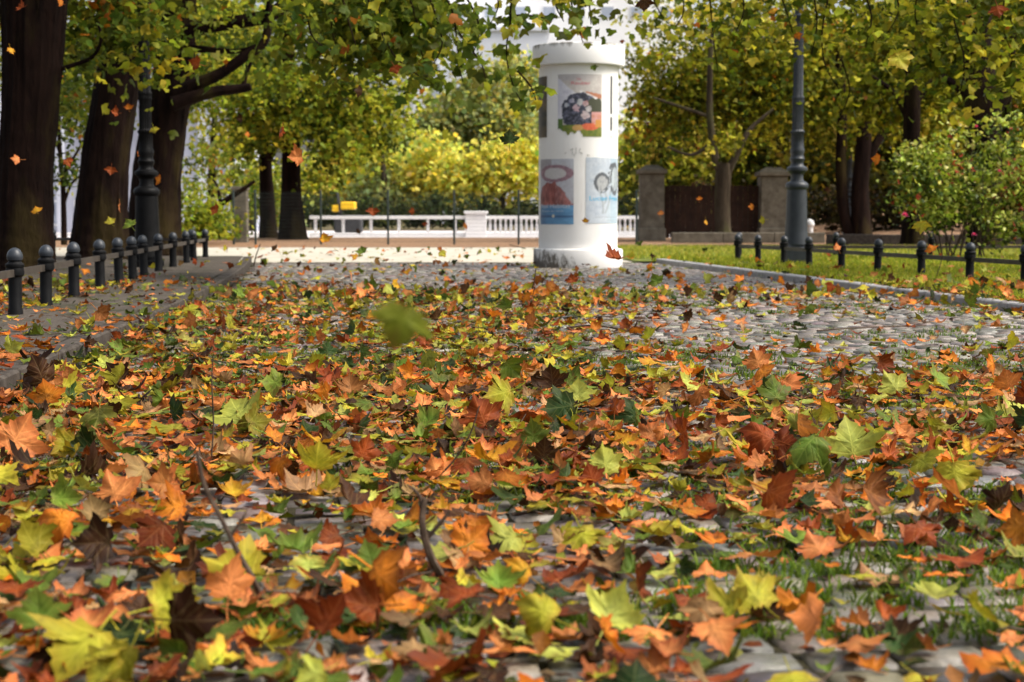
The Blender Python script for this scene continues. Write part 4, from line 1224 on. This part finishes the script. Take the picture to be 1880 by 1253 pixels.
LC[swap] = RNG.choice(gi_, swap.sum(), p=PW[gi_] / PW[gi_].sum())
TL = np.abs(RNG.normal(0, R(9), n))
up = RNG.random(n)
TL = np.where(up > .86, RNG.uniform(R(22), R(75), n), TL)
TL = np.where(up > .972, RNG.uniform(R(70), R(100), n), TL)
AZ, SP = RNG.normal(0, 1.0, n), RNG.uniform(0, 6.283, n)
AZ = np.where(RNG.random(n) < .35, RNG.uniform(0, 6.283, n), AZ)
TL = np.where((LYY > 14) & (RNG.random(n) < .13), RNG.uniform(R(55), R(100), n), TL)
TL = np.where((LYY > 6) & (LYY < 14) & (TL > R(22)) & (RNG.random(n) < .5), RNG.uniform(0, R(14), n), TL)
SZ = np.where(LYY > 6, 1.02, np.where(LYY < 4.5, .92, .98)) * np.clip(RNG.normal(.101, .033, n), .04, .18)
TI = RNG.choice(14, n)
LAY = np.abs(RNG.normal(0, .016, n)) * np.where((LX > xl(LYY)) & (LX < xr(LYY)), 1, .4)
LAY += .05 * np.exp(-((LX - xl(LYY)) / .3) ** 2) * RNG.random(n) * (LX > xl(LYY))
GZ = ground_z(LX, LYY) + .002 + LAY
alb = np.array([PAL[k][0] for k in PNAMES]); edg = np.array([PAL[k][1] for k in PNAMES])
lum = np.exp(np.clip(RNG.normal(-.12, .36, n), -1.2, .32))[:, None]
C1 = np.clip(jitter(alb[LC], .12) * lum, .004, .8); C2 = np.clip(jitter(edg[LC], .2) * lum, .004, .8)
RM = rots(AZ, TL, SP)
PXL = np.array([pix((a, b, c + .02)) for a, b, c in zip(LX, LYY, GZ)])

# hand placed leaves: bottom pixel, width in pixels, colour, shape, az, tilt, spin (degrees), label anchor
HERO = [
 (1562, 872, 118, 'lime', 'soft', 8, 78, 5, 'large upright lime leaf with its point up, right of centre', 'the upright lime leaf'),
 (1485, 893, 122, 'mid green', 'roll', -15, 40, 150, 'bluish green cupped leaf lying below the upright lime leaf', 'the cupped bluish leaf'),
 (1752, 918, 108, 'yellow green', 'wave', -20, 62, 190, 'tilted yellow green leaf with pale stalk facing down, at the right', 'the stalk-down green leaf'),
 (885, 818, 100, 'rust red', 'wave', 12, 76, 20, 'rust red leaf standing upright near the middle of the carpet', 'the upright rust leaf'),
 (440, 800, 112, 'lime', 'soft', -10, 55, 35, 'broad grey lime leaf lying over others left of centre', 'the broad lime leaf'),
 (1165, 812, 74, 'dark green', 'roll', 55, 85, 10, 'narrow dark green leaf standing edge-on, centre right', 'the edge-on dark leaf'),
 (1035, 795, 98, 'dark green', 'wave', 0, 60, 100, 'dark green leaf beside a lime one in the middle', 'the dark green middle leaf'),
 (1062, 770, 66, 'lime', 'flat', 0, 72, 0, 'small lime leaf propped behind the dark green one', 'the propped lime leaf'),
 (1110, 908, 92, 'lime', 'wave', 25, 82, 8, 'pale lime leaf standing on edge below centre', 'the standing pale leaf'),
 (995, 1205, 132, 'yellow green', 'roll', 0, 58, 60, 'large yellow green leaf with a dark hollow near the bottom', 'the hollow yellow leaf'),
 (1385, 1148, 138, 'yellow green', 'wave', 20, 48, 20, 'bright yellow green folded leaf near the lower right', 'the folded yellow leaf'),
 (1292, 1168, 98, 'tan', 'wave', -10, 62, 170, 'cream tan curled leaf beside the folded yellow leaf', 'the cream leaf'),
 (1312, 1212, 122, 'salmon orange', 'soft', 5, 34, 200, 'flat salmon leaf in front of the cream leaf', 'the flat salmon leaf'),
 (72, 1212, 118, 'mid green', 'flat', 10, 72, 5, 'upright mid green leaf in the lower left corner', 'the corner green leaf'),
 (160, 1262, 210, 'yellow green', 'soft', 0, 30, 150, 'very large blurred yellow green leaf at the bottom left edge', 'the blurred corner leaf'),
 (440, 1112, 165, 'yellow green', 'wave', -8, 45, 75, 'wide yellow green leaf lying right of the bent branch foot', 'the wide yellow leaf'),
 (680, 1078, 76, 'mid green', 'flat', 10, 66, 15, 'small dark star shaped green leaf below centre left', 'the green star leaf'),
 (732, 1150, 108, 'orange', 'soft', 10, 44, 310, 'coral orange leaf right of the long grey twig', 'the coral leaf'),
 (30, 872, 128, 'salmon orange', 'wave', 15, 66, 330, 'big pinkish brown leaf at the left edge', 'the pinkish edge leaf'),
 (210, 945, 112, 'salmon orange', 'wave', -15, 48, 30, 'salmon leaf with raised lobes on the left', 'the raised salmon leaf'),
 (112, 1040, 122, 'orange', 'roll', 0, 46, 80, 'curled orange leaf like a shell on the left', 'the orange shell leaf'),
 (932, 1030, 104, 'lime', 'soft', 0, 40, 120, 'pale lime leaf in the middle of the lower half', 'the pale lime leaf'),
 (1068, 1018, 100, 'yellow green', 'wave', -12, 42, 200, 'yellow green leaf right of the pale lime leaf', 'the lower yellow leaf'),
 (862, 1040, 110, 'orange', 'wave', 10, 52, 310, 'orange leaf with a raised lobe beside the dead stalk', 'the raised orange leaf'),
 (962, 1098, 88, 'golden yellow', 'roll', 30, 64, 40, 'olive golden rolled leaf above the hollow yellow leaf', 'the rolled golden leaf'),
 (1400, 865, 104, 'rust red', 'roll', 0, 50, 60, 'rust curled leaf left of the upright lime leaf', 'the rust curled leaf'),
 (1390, 700, 62, 'salmon orange', 'wave', 0, 78, 15, 'salmon leaf standing on the open cobbles', 'the lone salmon leaf'),
 (320, 960, 100, 'orange', 'soft', 0, 38, 100, 'broad orange leaf lying left of the bent branch', 'the broad orange leaf'),
 (1690, 1010, 96, 'rust red', 'wave', 10, 44, 200, 'rust brown leaf near the right edge of the lower half', 'the rust edge leaf'),
 (1500, 1040, 92, 'salmon orange', 'wave', 0, 40, 20, 'salmon leaf lying among the grass tufts, lower right', 'the grassy salmon leaf'),
 (75, 700, 92, 'dark brown', 'roll', 20, 80, 20, 'dark red brown leaf standing against the left kerb', 'the kerb leaf'),
 (1640, 740, 74, 'lime', 'wave', 0, 60, 30, 'pale lime leaf in the small heap at the right', 'the heap lime leaf'),
]
GRP = 'fallen leaves scattered over the cobbled street'
def one_leaf(name, tpl, Rm, S, Pw, c1, c2, rest=None):
    V, T, U, C = place(tpl, Rm[None], np.array([S]), np.array([Pw]), c1[None], c2[None], None if rest is None else np.array([rest]))
    V = V - np.array(Pw)
    o = link(name, raw_mesh(name, V, T, C, U), M['leaf'])
    o.location = Pw
    return o
anchors = []
for px, py, wpx, cn, shp, az, ti, sp, lab, anc in HERO:
    p = gp(px, py - 2)
    if p.x < xl(p.y): p = gp(px, py - 2, PAVE)
    S = wpx * p.y / F
    c1, c2 = jitter(np.array(PAL[cn][0]), .05), jitter(np.array(PAL[cn][1]), .05)
    z = float(ground_z(np.array([p.x]), np.array([p.y]))[0])
    o = one_leaf('fallen_leaf', HERO_T[shp], rots(np.array([R(az)]), np.array([R(ti)]), np.array([R(sp)]))[0], S, np.array((p.x, p.y, z + .004)), c1, c2, z + .012)
    tag(o, lab, 'leaf', GRP)
    anchors.append((px, py - wpx * .3, anc))
inf = (PXL[:, 0] > 10) & (PXL[:, 0] < 1870) & (PXL[:, 1] < 1248)
score = np.where(inf, SZ / LYY * (1 + .25 * np.sin(TL)) + LAY / LYY * 1.2, -1)
order = np.argsort(-score)
NIND = 300 - len(HERO)
ind = order[:NIND]
used = {}
rows = []
for i in ind:
    px, py = PXL[i]
    d = [((px - a) / 1.0, (py - b) / .8, c) for a, b, c in anchors]
    dx, dy, anc = min(d, key=lambda q: q[0] ** 2 + q[1] ** 2)
    dr = ('left of' if dx < 0 else 'right of') if abs(dx) > abs(dy) else ('behind' if dy < 0 else 'in front of')
    cn = PNAMES[LC[i]]
    st = 'upright' if TL[i] > R(55) else ('curled' if TI[i] in CURLED else ('tilted' if TL[i] > R(25) else 'flat'))
    rows.append((anc, dr, cn, st, math.hypot(dx, dy), i))
rows.sort(key=lambda r: r[4])
ORD = ['', 'second ', 'third ', 'fourth ', 'fifth ', 'sixth ', 'seventh ', 'eighth ', 'ninth ', 'tenth ']
tot = {}
for r in rows: tot[r[:4]] = tot.get(r[:4], 0) + 1
for anc, dr, cn, st, dist, i in rows:
    key = (anc, dr, cn, st)
    k = used.get(key, 0); used[key] = k + 1
    lab = f'{st} {cn} leaf, ' + (f'{ORD[min(k, 9)]}closest {dr} {anc}' if tot[key] > 1 else f'lying {dr} {anc}')
    o = one_leaf('fallen_leaf', TPL[TI[i]], RM[i], SZ[i], np.array((LX[i], LYY[i], GZ[i])), C1[i], C2[i], GZ[i])
    tag(o, lab, 'leaf', GRP)
rest = np.ones(n, bool); rest[ind] = False
parts = []
for lo, tps in ((False, TPL), (True, TPL_LO)):
    for k, t in enumerate(tps):
        q = rest & ((LYY > 15) if lo else (LYY <= 15)) & ((TI % len(tps)) == k)
        if q.any():
            Pq = np.column_stack([LX[q], LYY[q], GZ[q]])
            parts.append(place(t, RM[q], SZ[q], Pq, C1[q], C2[q], GZ[q]))
# crumbs and torn scraps between the leaves
nf = 9000
Xf, Yf = sample(nf * 2, 2.3, 19, .9)
m_ = len(Xf)
Cf = RNG.choice(len(PNAMES), m_, p=PW)
fcol = jitter(alb[Cf] * RNG.uniform(.15, .9, (m_, 1)), .25)
Gf = ground_z(Xf, Yf) + .001 + np.abs(RNG.normal(0, .006, m_))
Rf = rots(RNG.uniform(0, 6.28, m_), np.abs(RNG.normal(0, R(30), m_)), RNG.uniform(0, 6.28, m_))
Sf = RNG.uniform(.012, .05, m_)
for k in range(3):
    q = (np.arange(m_) % 3) == k
    parts.append(place(DOT[k], Rf[q], Sf[q], np.column_stack([Xf, Yf, Gf])[q], fcol[q], fcol[q] * .8, Gf[q]))
V, T, U, C = merge(parts)
tag(link('fallen_leaves', raw_mesh('fallen_leaves', V, T, C, U), M['leaf']), 'thick carpet of orange, rust and green leaves over the street', 'fallen leaves', kind='stuff')
print('leaves', n, 'scraps', m_)

# ================================================================== LEAVES IN THE AIR
PAL['olive'] = ((.105, .135, .010), (.12, .125, .010), 0)
FLY = [ # px, py, width px, colour, az, tilt, spin, phrase
 (738, 588, 118, 'olive', 8, 84, 160, 'large blurred olive leaf floating above the carpet left of centre', .078),
 (935, 256, 36, 'dark green', 0, 88, 0, 'dark green leaf flying upright just left of the column', 0),
 (1653, 108, 54, 'yellow green', 10, 80, 200, 'yellow green leaf flying in front of the dark trees, upper right', 0),
 (1130, 474, 50, 'rust red', 0, 22, 95, 'red leaf blown across the foot of the column', 0),
 (1832, 18, 34, 'rust red', 20, 80, 190, 'rust leaf at the top right corner', 0),
 (1610, 293, 22, 'orange', 0, 75, 80, 'orange leaf with long stalk left of the rose bush', 0),
 (515, 240, 32, 'rust red', 70, 88, 180, 'narrow rust leaf falling beside the straight dark trunk', 0),
 (546, 289, 38, 'salmon orange', 0, 70, 95, 'salmon leaf flying edge-on across the straight dark trunk', 0),
 (30, 293, 24, 'salmon orange', 0, 60, 80, 'pale salmon leaf against the thickest trunk', 0), (20, 92, 20, 'golden yellow', 30, 80, 180, 'yellow leaf high against the thickest trunk', 0),
 (68, 387, 21, 'golden yellow', 0, 80, 30, 'golden leaf low against the thickest trunk', 0), (40, 14, 24, 'rust red', 0, 60, 100, 'rust leaf in the top left corner', 0), (112, 5, 18, 'orange', 20, 70, 60, 'orange leaf at the top, right of the thickest trunk', 0),
 (125, 296, 24, 'rust red', 30, 80, 200, 'rust leaf between the first two trunks', 0), (204, 312, 22, 'rust red', 20, 85, 170, 'red leaf halfway up the leaning trunk', 0), (180, 368, 13, 'orange', 0, 80, 150, 'small orange leaf low on the leaning trunk', 0),
 (219, 380, 22, 'salmon orange', 60, 85, 190, 'orange leaf at the right side of the leaning trunk', 0), (203, 407, 20, 'yellow green', 0, 70, 20, 'lime leaf above the fence in front of the leaning trunk', 0), (238, 412, 28, 'mid green', 0, 75, 40, 'green leaf above the fence between trunk and black lamp', 0),
 (212, 207, 20, 'rust red', 0, 80, 80, 'rust leaf high on the leaning trunk', 0), (236, 198, 16, 'orange', 30, 80, 10, 'orange leaf at the right edge of the leaning trunk', 0), (257, 283, 14, 'orange', 0, 80, 50, 'orange leaf left of the black lamp rings', 0),
 (217, 287, 13, 'yellow green', 0, 70, 100, 'small lime leaf on the leaning trunk', 0), (283, 238, 18, 'yellow green', 30, 80, 200, 'lime leaf in front of the black lamp shaft', 0), (291, 331, 20, 'orange', 0, 80, 60, 'red orange leaf right of the black lamp rings', 0),
 (277, 90, 14, 'golden yellow', 0, 80, 0, 'golden leaf above the black lamp', 0), (360, 116, 28, 'rust red', 0, 80, 70, 'rust leaf above the forked limb', 0), (416, 115, 14, 'orange', 0, 80, 0, 'small orange leaf above the low limb', 0), (441, 217, 18, 'dark brown', 0, 80, 100, 'dark rust leaf under the low limb', 0),
 (455, 247, 13, 'orange', 0, 60, 100, 'small orange leaf below the low limb', 0), (396, 385, 24, 'rust red', 0, 60, 80, 'red brown leaf left of the grey stone post', 0), (725, 126, 24, 'rust red', 0, 80, 200, 'dark red leaf among the hanging leaves', 0), (660, 168, 22, 'dark brown', 0, 80, 80, 'brown leaf below the hanging leaves', 0),
 (775, 168, 14, 'orange', 0, 80, 50, 'orange leaf before the yellow trees', 0), (685, 388, 24, 'rust red', 0, 85, 180, 'dark red leaf over the white handrail', 0), (757, 388, 15, 'rust red', 0, 80, 100, 'rust leaf just above the handrail', 0), (780, 411, 12, 'rust red', 0, 80, 180, 'small rust leaf below the handrail', 0),
 (855, 415, 13, 'orange', 0, 80, 100, 'orange leaf at the white pier', 0), (658, 425, 12, 'dark brown', 0, 80, 120, 'brown leaf over the pale road', 0), (595, 439, 26, 'golden yellow', 0, 80, 10, 'ochre leaf beside the left fence post', 0), (935, 380, 14, 'lime', 0, 80, 10, 'lime leaf left of the lower posters', 0),
 (1075, 406, 14, 'golden yellow', 0, 85, 0, 'golden leaf at the corner of the pencil sketch poster', 0), (1089, 124, 16, 'mid green', 0, 85, 200, 'green leaf just under the column cap', 0), (1183, 6, 34, 'dark brown', 0, 85, 185, 'dark maroon leaf hanging at the top right of the column', 0), (1142, 76, 10, 'rust red', 0, 85, 185, 'small red leaf at the edge of the column cap', 0),
 (1213, 392, 13, 'salmon orange', 0, 80, 0, 'salmon leaf against the left gate pillar', 0), (1380, 380, 14, 'orange', 0, 80, 90, 'orange leaf against the right gate leaf', 0), (1296, 408, 13, 'golden yellow', 30, 80, 180, 'golden leaf before the forked pale trunk', 0), (1284, 365, 11, 'orange', 0, 80, 0, 'small orange leaf before the left gate leaf', 0),
 (1400, 405, 17, 'yellow green', 0, 80, 100, 'yellow leaf against the broad gate pillar', 0), (1467, 362, 13, 'orange', 0, 85, 0, 'orange leaf against the grey lamp base', 0), (1691, 414, 34, 'yellow green', 0, 85, 185, 'large yellow green leaf below the pink bloom', 0), (1537, 455, 20, 'salmon orange', 0, 75, 0, 'salmon leaf above the right rail', 0),
 (1710, 458, 24, 'orange', 0, 75, 30, 'orange leaf over the rail at the right', 0), (1175, 447, 16, 'mid green', 0, 75, 200, 'green leaf right of the column foot', 0), (1420, 20, 20, 'golden yellow', 0, 75, 200, 'golden leaf high left of the grey lamp', 0), (1465, 65, 18, 'orange', 0, 75, 200, 'orange leaf against the top of the grey lamp', 0),
 (665, 462, 24, 'mid green', 0, 75, 20, 'green leaf hovering over the sunlit path', 0), (504, 456, 15, 'dark brown', 0, 75, 60, 'dark leaf over the left end of the path', 0), (652, 472, 16, 'golden yellow', 0, 75, 60, 'ochre leaf below the green one over the path', 0), (732, 458, 12, 'mid green', 0, 75, 60, 'small olive leaf over the path', 0),
 (812, 465, 20, 'yellow green', 30, 75, 210, 'narrow yellow green leaf over the path right of the fence post', 0), (870, 518, 14, 'dark brown', 0, 75, 60, 'dark red leaf over the cobbles left of the column', 0), (1050, 514, 26, 'rust red', 0, 75, 10, 'red brown leaf just below the column', 0), (1205, 516, 32, 'mid green', 0, 75, 30, 'green leaf right of the column over the cobbles', 0),
 (1264, 582, 26, 'dark brown', 20, 75, 60, 'dark brown leaf hovering over the open cobbles', 0), (1358, 512, 24, 'orange', 0, 75, 30, 'orange leaf before the right kerb', 0), (930, 560, 34, 'mid green', 0, 75, 20, 'green leaf hovering over the middle of the street', 0), (1140, 632, 36, 'yellow green', 0, 75, 90, 'olive yellow leaf hovering over the cobbles', 0),
 (1240, 655, 34, 'orange', 40, 80, 10, 'orange leaf upright at the edge of the bare cobbles', 0), (800, 578, 34, 'dark brown', 20, 80, 10, 'dark red leaf behind the large blurred olive leaf', 0), (1395, 648, 32, 'rust red', 20, 80, 20, 'rust leaf above the lone salmon leaf', 0), (1385, 785, 50, 'mid green', 50, 80, 20, 'olive leaf on edge above the grass, right of centre', 0),
 (1130, 745, 62, 'rust red', 60, 85, 10, 'brown twisted leaf left of the edge-on dark leaf', 0), (1320, 778, 46, 'rust red', 30, 75, 310, 'brown leaf hovering above the carpet right of centre', 0), (1708, 822, 56, 'rust red', 40, 80, 20, 'rust leaf blown up right of the upright lime leaf', 0), (1820, 668, 50, 'orange', 20, 70, 100, 'orange leaf blown up at the right edge', 0), (1850, 700, 56, 'salmon orange', 10, 70, 20, 'salmon leaf above the heap at the right edge', 0),
]
GF = 'leaves blown through the air by the wind'
for px, py, wpx, cn, az, ti, sp, lab, big in FLY:
    S = big or random.uniform(.115, .135)
    Yd = S * F / (wpx * 1.12)
    Yd = min(Yd, 24.0 if 975 < px < 1150 else 26.0)
    S = wpx * 1.12 * Yd / F
    p = P(px, py, Yd)
    gz = float(ground_z(np.array([p.x]), np.array([p.y]))[0])
    if p.z < gz + .05:
        p = gp(px, py + wpx * .5, gz + .02); S = wpx * 1.1 * p.y / F; p.z += S * .5
    c1, c2 = jitter(np.array(PAL[cn][0]), .05), jitter(np.array(PAL[cn][1]), .05)
    tp = HERO_T['soft'] if big else TPL[random.randrange(1, 8)]
    o = one_leaf('airborne_leaf', tp, rots(np.array([R(az + (0 if big else random.uniform(-40, 40)))]), np.array([R(ti + (0 if big else random.gauss(0, 16)))]), np.array([R(sp)]))[0], S, np.array(p), c1, c2)
    tag(o, lab, 'leaf', GF)

# short broken sticks, too many to count, lying through the leaf carpet
Xs, Ys = sample(1500, 2.4, 20, .9)
Vs, Ts = [], []
for k, (a, b) in enumerate(zip(Xs, Ys)):
    L, th, r_ = random.uniform(.03, .16), random.uniform(0, 6.28), random.uniform(.0012, .0032)
    g_ = float(ground_z(np.array([a]), np.array([b]))[0]) + random.uniform(.008, .035)
    p0 = Vector((a, b, g_)); d = Vector((math.cos(th), math.sin(th), random.gauss(0, .18)))
    pm = p0 + d * L * .5 + Vector((random.gauss(0, .008), random.gauss(0, .008), random.gauss(0, .005)))
    sd = Vector((-d.y, d.x, 0)).normalized()
    for q, w_ in ((p0, 1), (pm, .85), (p0 + d * L, .5)):
        Vs += [q - sd * r_ * w_, q + sd * r_ * w_, q + Vector((0, 0, 1.7 * r_ * w_))]
    o_k = k * 9
    for i in range(2):
        for j in range(3):
            jj = (j + 1) % 3
            Ts.append((o_k + i * 3 + j, o_k + i * 3 + jj, o_k + i * 3 + 3 + jj, o_k + i * 3 + 3 + j))
tag(link('twig_litter', raw_mesh('twig_litter', np.array([tuple(v) for v in Vs]), np.array(Ts)), M['twig']), 'short broken sticks scattered through the leaf carpet', 'twigs', kind='stuff')

# ================================================================== TWIGS
def twig(label, pts, w, side=()):
    """pts: (px, py, height above ground of the foot pixel)"""
    w3 = []
    for px, py, foot in pts:
        g_ = gp(px, foot)
        w3.append(P(px, py, g_.y) if py < foot - 1 else g_ + Vector((0, 0, .012)))
    o = w3[0]
    mb = MB()
    mb.tube([p - o for p in w3], [w * (1 - .6 * i / len(w3)) for i in range(len(w3))], 7, .12, 4, seed=int(w3[0].x * 99))
    for a, b, dl in side:
        q = w3[a].lerp(w3[min(a + 1, len(w3) - 1)], b) - o
        mb.tube([q, q + Vector(dl) * .5 + Vector((.01, 0, .01)), q + Vector(dl)], [w * .5, w * .4, w * .2], 6, .1, 2)
    ob = mb.build('twig', M['twig'], None, True)
    ob.location = o
    tag(ob, label, 'twig', 'twigs lying among the leaves')
twig('dark bent branch rising from the leaves at the lower left', [(405, 1146, 1146), (478, 1115, 1125), (470, 1075, 1128), (440, 1020, 1128), (405, 950, 1128), (375, 890, 1128), (362, 830, 1128)], .008, [(3, .5, (.03, .02, .05))])
twig('long grey twig lying right of the dark bent branch', [(490, 1098, 1098), (560, 1104, 1104), (640, 1108, 1108), (720, 1090, 1090)], .005)
twig('thick dead stalk standing in the lower middle', [(815, 1075, 1075), (790, 1020, 1080), (775, 960, 1082), (780, 915, 1082)], .011, [(1, .5, (.05, .0, .06)), (2, .2, (-.03, 0, .07))])
twig('pale thin stem leaning in the middle above the carpet', [(790, 895, 895), (830, 850, 895), (862, 800, 897), (880, 745, 898)], .0035)
twig('thin pale upright stalk above the broad lime leaf', [(388, 850, 850), (392, 780, 850), (389, 700, 850), (392, 650, 850)], .003)
twig('long dark branch curving over the leaves on the left', [(205, 632, 632), (270, 625, 628), (290, 645, 648), (350, 658, 662), (410, 665, 670), (470, 690, 690)], .007, [(1, .2, (-.12, .25, .06))])
twig('straight thin branch below the curved one on the left', [(210, 690, 690), (270, 690, 692), (320, 698, 699), (380, 720, 720)], .005)
twig('dark arched twig left of the open cobbles', [(1040, 602, 612), (1090, 598, 612), (1150, 608, 618), (1225, 632, 634)], .007)
twig('long thin branch lying right of centre among leaves', [(1455, 725, 728), (1490, 745, 746), (1560, 752, 754), (1600, 765, 765)], .006, [(1, .5, (.15, .1, .03))])
twig('slim branch across the lower right of centre', [(940, 945, 948), (1010, 940, 944), (1080, 948, 950), (1140, 962, 964)], .005)
twig('twig lying on the far right cobbles', [(1500, 610, 611), (1580, 602, 604), (1700, 598, 600)], .006)
twig('thin dark stem upright among green leaves before the path', [(466, 490, 490), (470, 470, 490), (478, 448, 490)], .012)
twig('thin dark stem standing below the column', [(975, 540, 540), (980, 520, 541), (984, 495, 541)], .009)
twig('short dark twig hovering left of the column foot', [(935, 450, 470), (950, 453, 470), (964, 456, 470)], .01)
twig('thin stalk growing through the rail on the right', [(1712, 527, 527), (1722, 500, 528), (1730, 470, 528), (1728, 450, 528)], .006)
twig('fine twig lying near the right edge among leaves', [(1690, 690, 690), (1740, 700, 701), (1800, 735, 735)], .005)
